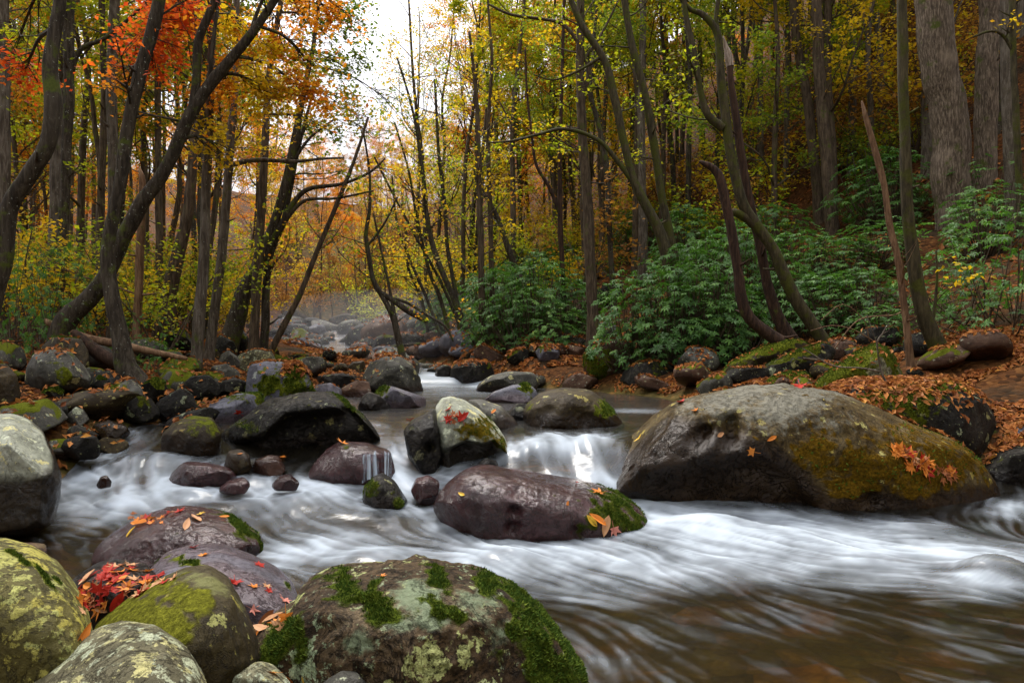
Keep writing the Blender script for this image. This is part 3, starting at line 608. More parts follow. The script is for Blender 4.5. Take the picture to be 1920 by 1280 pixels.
rock('stone', 'smooth grey stone bedded in wet leaves above the side rapid', 'stone', [(122,798),(126,776),(142,761),(158,768),(168,786),(166,802)], 7., .22, 'grey', 70, 70, 44, .03)
rock('stone', 'vivid green moss clump among the bank leaves', 'stone', [(76,752),(84,730),(104,722),(120,736),(118,756),(95,762)], 7.5, .2, 'dark', 71, 64, 40, .04, moss=.95, tufts=1500, tuftlen=.014)
rock('stone', 'dark stone under leaves between moss clump and trunk', 'stone', [(150,770),(158,750),(185,742),(205,757),(206,775),(180,782)], 7.5, .24, 'dark', 72, 64, 40, .05, moss=.25)
rock('stone', 'lichened stone beneath the slick boulder on the bank', 'stone', [(120,828),(128,802),(150,796),(172,806),(190,818),(160,832)], 6.7, .2, 'dark', 73, 64, 40, .06, moss=.3)
rock(B, 'square block draped in dark moss with orange leaves on its flat top', B, [(460,745),(464,700),(470,684),(500,677),(560,681),(578,700),(588,735),(585,760),(530,768),(475,762)], 9.4, .6, 'slate', 74, 140, 84, .05, 1.5, 8, .8, pw=.55, moss=.22, spots=[(480,720,24,.9),(535,720,38,.95),(570,735,26,.9),(520,705,20,.7)], tufts=5000, tuftlen=.016)
rock(B, 'low mossy rock under the pair of slim grey trunks', B, [(305,655),(310,632),(328,618),(350,620),(362,638),(358,658)], 13., .45, 'dark', 75, 70, 44, .05, moss=.8, tufts=800, tuftlen=.02)
rock(B, 'tall moss-draped rock between two grey trunks', B, [(405,665),(412,630),(422,612),(448,610),(466,632),(462,668)], 13.4, .5, 'dark', 76, 80, 50, .05, moss=.8, tufts=1500, tuftlen=.02)
rock(B, 'dark lichen-crowned rock in front of the tall moss-draped one', B, [(392,672),(398,645),(412,628),(438,640),(446,658),(436,680)], 12.4, .45, 'dark', 77, 70, 44, .05, moss=.3)
rock(B, 'slanting grey rock on the wooded bank', B, [(405,690),(415,664),(428,656),(445,668),(466,688),(450,700)], 11.6, .4, 'grey', 78, 70, 44, .05, cuts=8, cutd=.8, moss=.1)
rock(B, 'rounded lichen rock at the foot of the grey trunk', B, [(440,690),(448,664),(478,655),(510,660),(522,684),(510,700),(460,702)], 11.4, .5, 'pale', 79, 80, 50, .04, moss=.2)
rock('stone', 'speckled rock above the leaves beside the mossy block', 'stone', [(388,705),(398,686),(425,682),(448,694),(452,710),(410,714)], 10.4, .34, 'grey', 80, 64, 40, .05)
rock('stone', 'low dark rock topped with fallen leaves beside the mossy block', 'stone', [(400,732),(408,716),(440,708),(464,716),(464,738),(430,742)], 9.7, .34, 'dark', 81, 64, 40, .05, moss=.2)
# --- upstream
rock(B, 'long pink slab lying in the misty stream bed', B, [(562,668),(568,646),(580,642),(610,655),(645,668),(640,680),(590,682)], 20., .8, 'leafy', 82, 70, 44, .04)
rock(B, 'large dark boulder at the start of the misty bend', B, [(538,690),(545,665),(565,654),(600,664),(625,690),(622,705),(570,708)], 16., .8, 'dark', 83, 80, 50, .05, cuts=8, cutd=.8)
rock(B, 'leaf-strewn boulder beside the slim leaning trunk', B, [(515,668),(522,648),(545,638),(572,642),(575,668),(545,678)], 18., .7, 'leafy', 84, 70, 44, .05, moss=.1)
rock(B, 'rosy rock in the middle of the misty stream bed', B, [(610,686),(618,672),(645,665),(668,668),(666,690),(640,696)], 16.5, .55, 'leafy', 85, 70, 44, .05)
rock(B, 'mossy grey rock just behind the dome-shaped boulder', B, [(638,712),(648,690),(662,678),(684,676),(694,700),(690,718),(655,722)], 14., .5, 'brown', 86, 70, 44, .05, moss=.2)
rock(B, 'pair-topped pale rock upstream of the dome-shaped boulder', B, [(690,668),(700,652),(730,648),(745,660),(742,675),(710,680)], 19., .6, 'slate', 87, 70, 44, .05)

# ------------------------------------------------------------------ smaller stones, copied from a few shapes
def stone_mesh(seed, moss, n=40, k=26, cuts=8):
    rng = np.random.default_rng(seed)
    th = np.arange(n)*2*PI/n; ph = np.linspace(-PI/2, PI/2, k)
    V = np.stack([np.cos(ph)[:, None]*np.cos(th), np.cos(ph)[:, None]*np.sin(th), np.sin(ph)[:, None]*np.ones(n)], -1)
    V = np.sign(V)*np.abs(V)**.85*np.array([1., .8, .62])
    for _ in range(cuts):
        nn = rng.normal(0, 1, 3); nn /= np.linalg.norm(nn); pr = V@nn; V = V-(np.maximum(pr-pr.max()*rng.uniform(.62, .92), 0)*.9)[..., None]*nn
    V = V*(1+.10*fbm(V*1.7+seed, 4, seed))[..., None]
    i = np.arange(k-1)[:, None]; j = np.arange(n)[None]
    q = np.stack([i*n+j, i*n+(j+1) % n, (i+1)*n+(j+1) % n, (i+1)*n+j], -1).reshape(-1, 4)
    V = V.reshape(-1, 3); me = mesh_np('stone', V, q, None, True, [MR['grey']])
    N = vnormals(me); nz = fbm(V*2.5+seed, 4, seed)
    me.attributes.new('moss', 'FLOAT', 'POINT').data.foreach_set('value', sstep(.4, .75, moss*(.35+.75*N[:, 2])+.5*nz*min(1, moss*2)).astype(np.float32))
    me.attributes.new('crust', 'FLOAT', 'POINT')
    me.attributes.new('wet', 'FLOAT', 'POINT').data.foreach_set('value', sstep(-.1, -.35, V[:, 2]+.2*nz).astype(np.float32))
    return me
SM = [(stone_mesh(200+i, .7 if i % 2 else 0.), i % 2) for i in range(10)]
rr = random.Random(5)
WORD = {'grey': 'grey', 'dark': 'dark', 'brown': 'brown', 'slate': 'pale', 'leafy': 'russet', 'pale': 'lichened'}
def stone(x, y, size, key, mossy, zone, grp, sink=.35):
    me = rr.choice([a for a, b_ in SM if b_ == mossy])
    o = link('stone', me, None, (x, y, gz(x, y)+size*(.55-sink)))
    o.scale = (size*rr.uniform(.85, 1.3), size*rr.uniform(.85, 1.2), size*rr.uniform(.75, 1.15))
    o.rotation_euler = (rr.uniform(-.3, .3), rr.uniform(-.3, .3), rr.uniform(0, 6.28))
    o.material_slots[0].link = 'OBJECT'; o.material_slots[0].material = MR[key]
    sz = 'large' if size > .42 else 'middling' if size > .22 else 'small'
    tag(o, f"{sz} {'mossy ' if mossy else ''}{WORD[key]} {zone}", 'stone', f"{sz} {'mossy ' if mossy else ''}{WORD[key]} stones {grp}")
    CAST.append(o); return o
bpy.context.view_layer.update()
def near_rock(x, y, m=.0):
    for o in CAST[:NH]:
        r = .5*o.dimensions.x+m
        cx = o.location.x
        if abs(x-cx) < r and abs(y-o.location.y) < .5*o.dimensions.y+m: return True
    return False
NH = len(CAST)
def field(n, px0, px1, y0, y1, sizes, keys, pm, pw, zone, grp, test):
    k = 0; tries = 0
    while k < n and tries < n*30:
        tries += 1
        y = y0+(y1-y0)*rr.random()**pw; x = (rr.uniform(px0, px1)-960)/F*y
        if not test(x, y) or near_rock(x, y, -.08): continue
        sz = rr.choice(sizes)
        if any((x-a)**2+(y-b_)**2 < (.5*(sz+c_))**2 for a, b_, c_ in placed): continue
        placed.append((x, y, sz)); stone(x, y, sz, rr.choice(keys), rr.random() < pm, zone, grp, .2); k += 1
placed = []
inch = lambda x, y: x > np.interp(y, XLy, XL)-.8 and not (y < 15 and np.interp(y, XLy, XL)+.2 < x < np.interp(y, XRy, XR)-.1)
K1 = ['grey', 'grey', 'slate', 'leafy', 'leafy', 'brown', 'dark']
field(112, 480, 1150, 14.3, 25, [.2, .26, .32, .4, .52], K1, .2, 1.2, 'stone in the boulder field upstream', 'in the boulder field upstream', inch)
field(62, 520, 800, 24, 46, [.3, .4, .5, .65, .85], ['dark', 'brown', 'grey', 'leafy', 'slate', 'dark'], .12, 1.2, 'stone at the misty head of the boulder field', 'at the misty head of the boulder field', lambda x, y: True)
LB = lambda x, y: -2.8 < x-np.interp(y, XLy, XL) < .35
field(52, 0, 640, 6.2, 14.5, [.12, .16, .2, .26, .34], ['dark', 'brown', 'grey', 'dark'], .7, 1., 'stone among leaves on the bank of leaning dark trees', 'on the bank of leaning dark trees', LB)
RB = lambda x, y: -.25 < x-np.interp(y, XRy, XR) < 3.2
field(46, 1000, 1900, 8.2, 15.5, [.09, .12, .16, .2, .28, .36], ['dark', 'brown', 'grey', 'leafy'], .6, 1., 'stone on the bank below the rhododendrons', 'on the bank below the rhododendrons', RB)
# ------------------------------------------------------------------ water
FX0, FX1, FY0, FY1, FS = -6.5, 6.5, 2.0, 9.6, .014
fx = np.arange(FX0, FX1, FS); fy = np.arange(FY0, FY1, FS)
LX, LY = np.meshgrid(fx, fy)
def onwater(px, py):
    """where the sight line through that place of the frame meets the water"""
    z = .2
    for _ in range(12):
        x, y = GXY(px, py, z); z = .5*z+.5*float(WL(np.array([x]), np.array([y]))[0])
    return x, y
flow = [
 [(1010,790),(1035,835),(1090,890),(1170,935),(1260,965),(1420,1005),(1620,1035),(1920,1065)],
 [(1130,790),(1125,850),(1165,900),(1300,945),(1500,985),(1700,1012),(1920,1040)],
 [(700,800),(725,850),(760,900),(790,950),(850,1020),(1000,1050),(1200,1090),(1500,1135),(1900,1165)],
 [(800,900),(900,880),(880,880)],
 [(265,800),(235,820),(195,845),(160,870),(170,905),(300,930),(450,965),(560,1010),(700,1045),(900,1075),(1200,1150),(1500,1225),(1800,1275)],
 [(300,870),(250,890),(240,915),(330,940),(480,960),(620,985)],
 [(560,870),(460,885),(380,905),(420,935),(560,950),(700,965),(790,985)],
 [(560,900),(640,920),(740,960),(800,1000),(860,1030)],
 [(560,1040),(700,1060),(950,1105),(1150,1180),(1300,1275)],
 [(1150,1060),(1300,1120),(1500,1200),(1650,1275)],
 [(60,990),(150,1000),(160,1040)],
 [(880,730),(900,760),(960,800),(1010,830)],[(700,760),(720,790),(730,830)],[(1150,770),(1190,800),(1130,830)],
 [(1880,940),(1900,1000)]]
SX, SY, SU, SV = [], [], [], []
for line in flow:
    w = np.array([onwater(a, b_) for a, b_ in line])
    c2 = catmull(np.c_[w, np.zeros(len(w))], .12)[:, :2]
    dv = np.gradient(c2, axis=0); dv /= np.linalg.norm(dv, axis=1)[:, None]+1e-9
    SX += list(c2[:, 0]); SY += list(c2[:, 1]); SU += list(dv[:, 0]); SV += list(dv[:, 1])
SX, SY, SU, SV = map(np.array, (SX, SY, SU, SV))
cxg = LX[::8, ::8]; cyg = LY[::8, ::8]
ww = np.exp(-((cxg[..., None]-SX)**2+(cyg[..., None]-SY)**2)/(2*.28**2))+1e-9
ug = (ww*SU).sum(-1)+3e-4*.3; vg = (ww*SV).sum(-1)-3e-4
nn = np.hypot(ug, vg); ug /= nn; vg /= nn
# wobble the flow a little
wob = n2(cxg, cyg, .55, 31, 3)*.8+n2(cxg, cyg, .22, 32, 2)*.7
ug, vg = ug*np.cos(wob)-vg*np.sin(wob), ug*np.sin(wob)+vg*np.cos(wob)
def samp(a, x, y, s=8):
    u = np.clip((x-FX0)/(FS*s), 0, a.shape[1]-1.001); v_ = np.clip((y-FY0)/(FS*s), 0, a.shape[0]-1.001)
    i = u.astype(int); j = v_.astype(int); fu = u-i; fv = v_-j
    return (a[j, i]*(1-fu)+a[j, i+1]*fu)*(1-fv)+(a[j+1, i]*(1-fu)+a[j+1, i+1]*fu)*fv
rngw = np.random.default_rng(4)
def lic(noise, steps, h):
    acc = np.zeros_like(LX); tot = 0
    for sgn in (1, -1):
        x = LX.copy(); y = LY.copy()
        for k in range(steps):
            u = samp(ug, x, y); v_ = samp(vg, x, y)
            x = x+sgn*h*u; y = y+sgn*h*v_
            wgt = .5+.5*math.cos(PI*k/steps)
            acc += wgt*samp(noise, x, y, 1); tot += wgt
    return acc/tot
def box(a):
    a = (np.roll(a, 1, 0)+a+np.roll(a, -1, 0))/3; return (np.roll(a, 1, 1)+a+np.roll(a, -1, 1))/3
fine = lic(box(rngw.normal(0, 1, LX.shape)), 13, .022)
coarse = lic(n2(LX, LY, .10, 41, 3)+.6*n2(LX, LY, .3, 43, 2), 14, .03)
fine = (fine-fine.mean())/fine.std(); coarse = (coarse-coarse.mean())/coarse.std()
# where the water breaks white: frame centre, half sizes, strength
foam_spots = [
 (205,830,60,24,.7),(150,878,60,26,.8),(165,905,70,25,.8),(265,905,110,20,.75),(250,935,150,28,.95),(420,930,150,30,.9),(300,965,180,20,.5),(560,925,110,24,.85),
 (400,890,40,30,.75),(330,870,60,12,.5),(640,925,90,26,.7),(560,960,120,22,.3),(690,985,120,24,.15),(500,985,120,20,.35),(640,1018,120,16,.45),(560,1035,80,24,.8),(700,1045,190,26,.95),(860,1040,90,24,.95),
 (1000,1035,110,18,.85),(960,1065,180,22,.7),(745,860,34,40,.85),(735,900,60,20,.9),(800,915,60,26,.85),(800,960,70,28,.85),(840,985,50,20,.8),(860,885,60,16,.8),
 (1030,858,85,24,1),(1000,835,55,16,.9),(1095,880,70,28,.95),(1150,905,60,22,.95),(980,875,70,12,.7),(1135,850,26,26,.6),(1070,815,90,10,.35),
 (1220,945,70,30,1),(1300,975,130,34,1),(1420,1000,160,36,1),(1560,1015,200,34,.9),(1720,1035,200,32,.75),(1860,1050,140,34,.6),(1300,1030,160,34,.75),(1450,1060,200,32,.65),(1650,1080,180,30,.5),
 (1150,1040,100,24,.6),(1180,1070,140,26,.4),(1840,1105,90,22,.55),(1880,945,40,14,.8),(1890,965,60,14,.4),(1760,985,120,10,.35),
 (980,1105,200,26,.36),(1150,1110,140,22,.25),(1230,1180,170,26,.2),(1180,1245,150,40,.26),(1560,1160,240,24,.22),(1800,1200,160,30,.12),(80,985,60,10,.2),(150,1000,60,8,.2),
 (820,712,50,14,.9),(905,722,40,9,.8),(870,735,80,8,.25),(1190,770,60,4,.35),(700,800,40,12,.4)]
foam = np.zeros_like(LX)
wspots = []
for px, py, rx, ry, st in foam_spots:
    x0, y0 = onwater(px, py); xa, _ = onwater(px+rx, py); _, ya = onwater(px, py-ry); _, yb = onwater(px, py+ry)
    r_x = abs(xa-x0); r_y = .5*abs(ya-yb)
    wspots.append((x0, y0, r_x, r_y, st))
    foam = 1-(1-foam)*(1-st*np.exp(-(((LX-x0)/r_x)**2+((LY-y0)/r_y)**2)*.9))
blot = n2(LX, LY, .45, 47, 4); blot2 = n2(LX, LY, .16, 48, 4)
foam = np.clip(foam*.95+.0, 0, 1)
collar = np.zeros_like(foam)                      # foam where the current meets the stones
for o_ in CAST[:NH]:
    w_ = o_.dimensions; lx, ly = o_.location.x, o_.location.y
    if not (2.5 < ly < 8.8): continue
    rr_ = np.hypot((LX-lx)/(.5*w_.x+.02), (LY-ly)/(.5*w_.y+.02))
    collar = np.maximum(collar, np.exp(-((rr_-1.02)/.10)**2))
tone = foam*(.76+.06*sstep(.5, 1., foam)+.55*blot+.28*blot2)+.06*coarse*(.2+foam)*(1-.2*foam)+.07*fine*(.35+foam)-.07+.20*collar*(.35+foam)*(1+blot2)+.042*np.clip(fine*1.2+.3, -.4, 2.2)*sstep(6.5, 4.5, LY)*np.clip(.8+2.4*blot+1.4*blot2, .1, 1.8)  # last term colours reflected grey streaks into the near water as faint foam
tone = np.where(tone > .8, .8+(tone-.8)*.4, tone)
tone = np.clip(tone, 0, 1)
# humps where the current rolls over sunken boulders
humps = [(260,875,90,20,.10),(640,965,150,28,.06),(740,985,60,22,.025),(560,945,80,20,.06),(470,905,60,14,.04),(1335,985,60,16,.07),(1480,1010,90,20,.05),(700,1050,80,18,.06),(950,1045,70,16,.05),(1870,1078,70,20,.12),(1600,1050,120,22,.04),(360,930,60,14,.05),(420,955,60,14,.04),(1040,870,40,14,.06),(1120,870,30,18,.05)]
rows = [2.05]
while rows[-1] < 15.5: rows.append(rows[-1]*1.0052)
while rows[-1] < 42: rows.append(rows[-1]*1.03)
rows = np.array(rows); cols = np.concatenate([np.linspace(-1.15, -.82, 24)[:-1], np.linspace(-.82, .82, 560), np.linspace(.82, 1.15, 24)[1:]])
WXg = rows[:, None]*cols[None]; WYg = rows[:, None]*np.ones(len(cols))[None]
WZg = WL(WXg, WYg)
for px, py, rx, ry, h in humps:
    x0, y0 = onwater(px, py); xa, _ = onwater(px+rx, py); _, ya = onwater(px, py-ry)
    WZg = WZg+h*np.exp(-((WXg-x0)/abs(xa-x0))**2-((WYg-y0)/abs(ya-y0))**2)
inn = (WXg > FX0) & (WXg < FX1) & (WYg < FY1)
edge = sstep(9.5, 7.5, WYg)*inn
T = np.where(inn, samp(tone, WXg, WYg, 1), 0)*edge
Cc = samp(coarse, WXg, WYg, 1)*edge; Fc = samp(fine, WXg, WYg, 1)*edge
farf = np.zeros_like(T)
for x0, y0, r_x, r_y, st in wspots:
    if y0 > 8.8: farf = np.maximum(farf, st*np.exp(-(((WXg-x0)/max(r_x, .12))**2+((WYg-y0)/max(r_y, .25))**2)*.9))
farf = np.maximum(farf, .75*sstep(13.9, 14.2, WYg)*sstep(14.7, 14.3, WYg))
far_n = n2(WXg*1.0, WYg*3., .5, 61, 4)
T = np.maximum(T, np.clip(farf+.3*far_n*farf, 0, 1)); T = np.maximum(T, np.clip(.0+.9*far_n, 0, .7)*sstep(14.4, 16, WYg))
WZg = WZg+(.007*Cc+.003*Fc)*(.35+T)*edge+.006*n2(WXg, WYg*2.2, .35, 71, 3)+.003*n2(WXg, WYg*2.5, .12, 72, 2)*(1-.7*edge)
nx2, ny2 = len(cols), len(rows)
_i = np.arange(ny2-1)[:, None]; _j = np.arange(nx2-1)[None]
wq = np.stack([_i*nx2+_j, _i*nx2+_j+1, (_i+1)*nx2+_j+1, (_i+1)*nx2+_j], -1).reshape(-1, 4)
m, nt, g = newmat('stream_water')
fo = g.attr('foam')
p = g.n('ShaderNodeNewGeometry').outputs['Position']
tr = g.n('ShaderNodeBsdfTransparent', ins={'Color': (.50, .42, .24)})
df = g.n('ShaderNodeBsdfDiffuse', ins={'Color': (.026, .022, .014)})
body = g.n('ShaderNodeMixShader', ins={0: .14}); nt.links.new(tr.outputs[0], body.inputs[1]); nt.links.new(df.outputs[0], body.inputs[2])
nb = g.bump(g.noise(p, 16, 3, .5).outputs[0], .10, .03)
gl = g.n('ShaderNodeBsdfGlossy', ins={'Color': (1, 1, 1), 'Roughness': .17, 'Normal': nb})
fr = g.n('ShaderNodeFresnel', ins={'IOR': 1.33, 'Normal': nb})
wtr = g.n('ShaderNodeMixShader'); g.set(wtr.inputs[0], fr.outputs[0]); nt.links.new(body.outputs[0], wtr.inputs[1]); nt.links.new(gl.outputs[0], wtr.inputs[2])
fc = g.n('ShaderNodeBsdfDiffuse', ins={'Color': (.64, .72, .81)})
ft = g.n('ShaderNodeBsdfTranslucent', ins={'Color': (.62, .71, .81)})
fm = g.n('ShaderNodeMixShader', ins={0: .3}); nt.links.new(fc.outputs[0], fm.inputs[1]); nt.links.new(ft.outputs[0], fm.inputs[2])
fin = g.n('ShaderNodeMixShader'); g.set(fin.inputs[0], g.math('MULTIPLY', g.math('POWER', fo, 1.35), .93)); nt.links.new(wtr.outputs[0], fin.inputs[1]); nt.links.new(fm.outputs[0], fin.inputs[2])
g.out(fin.outputs[0])
WATER = m
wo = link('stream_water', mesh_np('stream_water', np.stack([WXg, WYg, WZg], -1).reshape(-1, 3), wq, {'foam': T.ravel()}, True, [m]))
tag(wo, 'clear brown stream breaking into white silky rapids between boulders', kind='structure')
m, nt, g = newmat('falling_water')
tv = g.n('ShaderNodeBsdfTransparent', ins={'Color': (.93, .95, .97)}); dv_ = g.n('ShaderNodeBsdfDiffuse', ins={'Color': (.55, .63, .72)}); tl = g.n('ShaderNodeBsdfTranslucent', ins={'Color': (.55, .63, .72)})
m1 = g.n('ShaderNodeMixShader', ins={0: .5}); nt.links.new(dv_.outputs[0], m1.inputs[1]); nt.links.new(tl.outputs[0], m1.inputs[2])
m2 = g.n('ShaderNodeMixShader'); g.set(m2.inputs[0], g.attr('foam')); nt.links.new(tv.outputs[0], m2.inputs[1]); nt.links.new(m1.outputs[0], m2.inputs[2]); g.out(m2.outputs[0]); VEIL = m
# thin curtain of water over the ledge rock
nu, nv_ = 90, 22; uu = np.linspace(0, 1, nu); vv = np.linspace(0, 1, nv_)
CV = np.zeros((nv_, nu, 3)); CF = np.zeros((nv_, nu))
strip = vnoise(np.stack([uu*17, 0*uu, 0*uu], -1), 3)+.7*vnoise(np.stack([uu*41, 0*uu, 0*uu], -1), 4)
for a_, v1 in enumerate(vv):
    for b2, u1 in enumerate(uu):
        px = 664+74*u1+2.*math.sin(u1*9+v1*2); d0 = 5.80+.20*((u1-.5)*2)**2
        top = 846+3*math.sin(u1*7)+2*math.sin(u1*17); bot = 903+5*math.sin(u1*11)
        if v1 < .3: py = top+(v1/.3)*5; dd = d0+.20*(1-v1/.3)
        else: w1 = (v1-.3)/.7; py = top+5+(bot-top-5)*w1**1.3; dd = d0-.05*math.sqrt(w1)
        dd += .012*strip[b2]*min(1, v1*2)
        CV[a_, b2] = P(px, py, dd)
        CF[a_, b2] = np.clip((.30+.75*strip[b2]+.25*(v1-.4)+.2*vnoise(np.array([[u1*30, v1*3., 0.]]), 7)[0])*min(1, .25+v1*1.6)*min(1, u1*9, (1-u1)*9), 0, .85)
_i = np.arange(nv_-1)[:, None]; _j = np.arange(nu-1)[None]
cq = np.stack([_i*nu+_j, _i*nu+_j+1, (_i+1)*nu+_j+1, (_i+1)*nu+_j], -1).reshape(-1, 4)
co_ = link('falling_water', mesh_np('falling_water', CV.reshape(-1, 3), cq, {'foam': CF.ravel()}, True, [VEIL]))
tag(co_, 'thin white curtain of falling water off the corner of the ledge rock', kind='stuff')
# ------------------------------------------------------------------ fallen leaves
LEAFSET = {
 'red':    [(0, (.14,.008,.008)), (.5, (.34,.018,.010)), (1, (.48,.05,.02))],
 'orange': [(0, (.45,.10,.015)), (.5, (.62,.20,.03)), (1, (.68,.30,.06))],
 'tan':    [(0, (.36,.17,.075)), (.5, (.52,.27,.13)), (1, (.62,.38,.22))],
 'yellow': [(0, (.55,.33,.03)), (.5, (.70,.44,.05)), (1, (.75,.50,.10))],
 'brown':  [(0, (.14,.045,.018)), (.5, (.28,.09,.03)), (1, (.42,.18,.07))],
 'pink':   [(0, (.42,.13,.10)), (.5, (.52,.20,.15)), (1, (.58,.30,.22))],
}
ML = {k: mat_leaf('fallen_leaf_'+k, v, .18, .5, -.1) for k, v in LEAFSET.items()}
def maple_shape(rng):
    """five pointed lobes, slightly cupped, with a stalk"""
    ang = np.array([0, 17, 33, 52, 70, 92, 112, 140, 165]); rad = np.array([1., .55, .40, .88, .45, .42, .62, .30, .22])
    a = np.concatenate([ang, 360-ang[1:][::-1]])*PI/180; r = np.concatenate([rad, rad[1:][::-1]])
    r = r*(1+rng.normal(0, .07, len(r)))
    x = r*np.sin(a); y = r*np.cos(a)
    cup = rng.uniform(-.1, .55); tw = rng.uniform(-.5, .5); fold = rng.uniform(0, .5)
    z = cup*r*r*.7+tw*x*y*.5+fold*np.abs(x)*.5+rng.normal(0, .05, len(r))
    V = np.vstack([[0, 0, 0], np.c_[x, y, z]]); n = len(a)
    T = [(0, 1+(k+1) % n, 1+k) for k in range(n)]
    st = np.array([[-.025, -.15, 0], [.025, -.15, 0], [.06, -1.0, .18], [.03, -1.02, .2]])
    V = np.vstack([V, st]); q = [(n+1, n+2, n+3, n+4)]
    return V, T, q
def oval_shape(rng):
    t = np.linspace(0, 1, 7); w = .36*np.sin(PI*t**.85)**.8; z = rng.uniform(.1, .5)*(t-.5)**2*2+rng.normal(0, .02, 7); f = rng.uniform(.1, .6)
    V = [[0, t[k]*2-1, z[k]] for k in range(7)]+[[w[k], t[k]*2-1, z[k]+f*w[k]] for k in range(7)]+[[-w[k], t[k]*2-1, z[k]+f*w[k]] for k in range(7)]
    q = [(k, 7+k, 8+k, k+1) for k in range(6)]+[(k, k+1, 15+k, 14+k) for k in range(6)]
    return np.array(V), [], q
_rl = np.random.default_rng(77)
LSH = {}
for kind, fn in (('maple', maple_shape), ('oval', oval_shape)):
    for k in range(7):
        V, T, q = fn(_rl)
        LSH[kind, k] = mesh_np(kind+'_leaf', V, [np.array(q), np.array(T)] if T else [np.array(q)], {'rnd': np.full(len(V), .5)}, False, [ML['red']])
bpy.context.view_layer.update()
dg = bpy.context.evaluated_depsgraph_get()
CAMP = Vector((0, 0, H))
def hit_px(px, py):
    d = (Vector(P(px, py, 1.))-CAMP).normalized()
    ok, loc, nrm, _, ob, _ = scene.ray_cast(dg, CAMP, d)
    return (loc, nrm, ob) if ok else None
def lay_leaf(px, py, wpx, colour, kind, label, group=None, flat=1.):
    h = hit_px(px, py)
    if not h: return
    loc, nrm, ob = h
    size = max(.012, wpx/F*loc.y*.58)
    up = (nrm+Vector((0, -.25, .25))*(1-flat)+Vector(_rl.normal(0, .16, 3))).normalized()
    q = up.to_track_quat('Z', 'Y')
    o = link(kind+'_leaf', LSH[kind, int(_rl.integers(7))], None, loc+up*size*.10)
    o.rotation_mode = 'QUATERNION'
    from mathutils import Quaternion
    o.rotation_quaternion = q @ Quaternion((0, 0, 1), float(_rl.uniform(0, 6.28)))
    o.scale = (size, size, size)
    o.material_slots[0].link = 'OBJECT'; o.material_slots[0].material = ML[colour]
    tag(o, label, 'leaf', group)
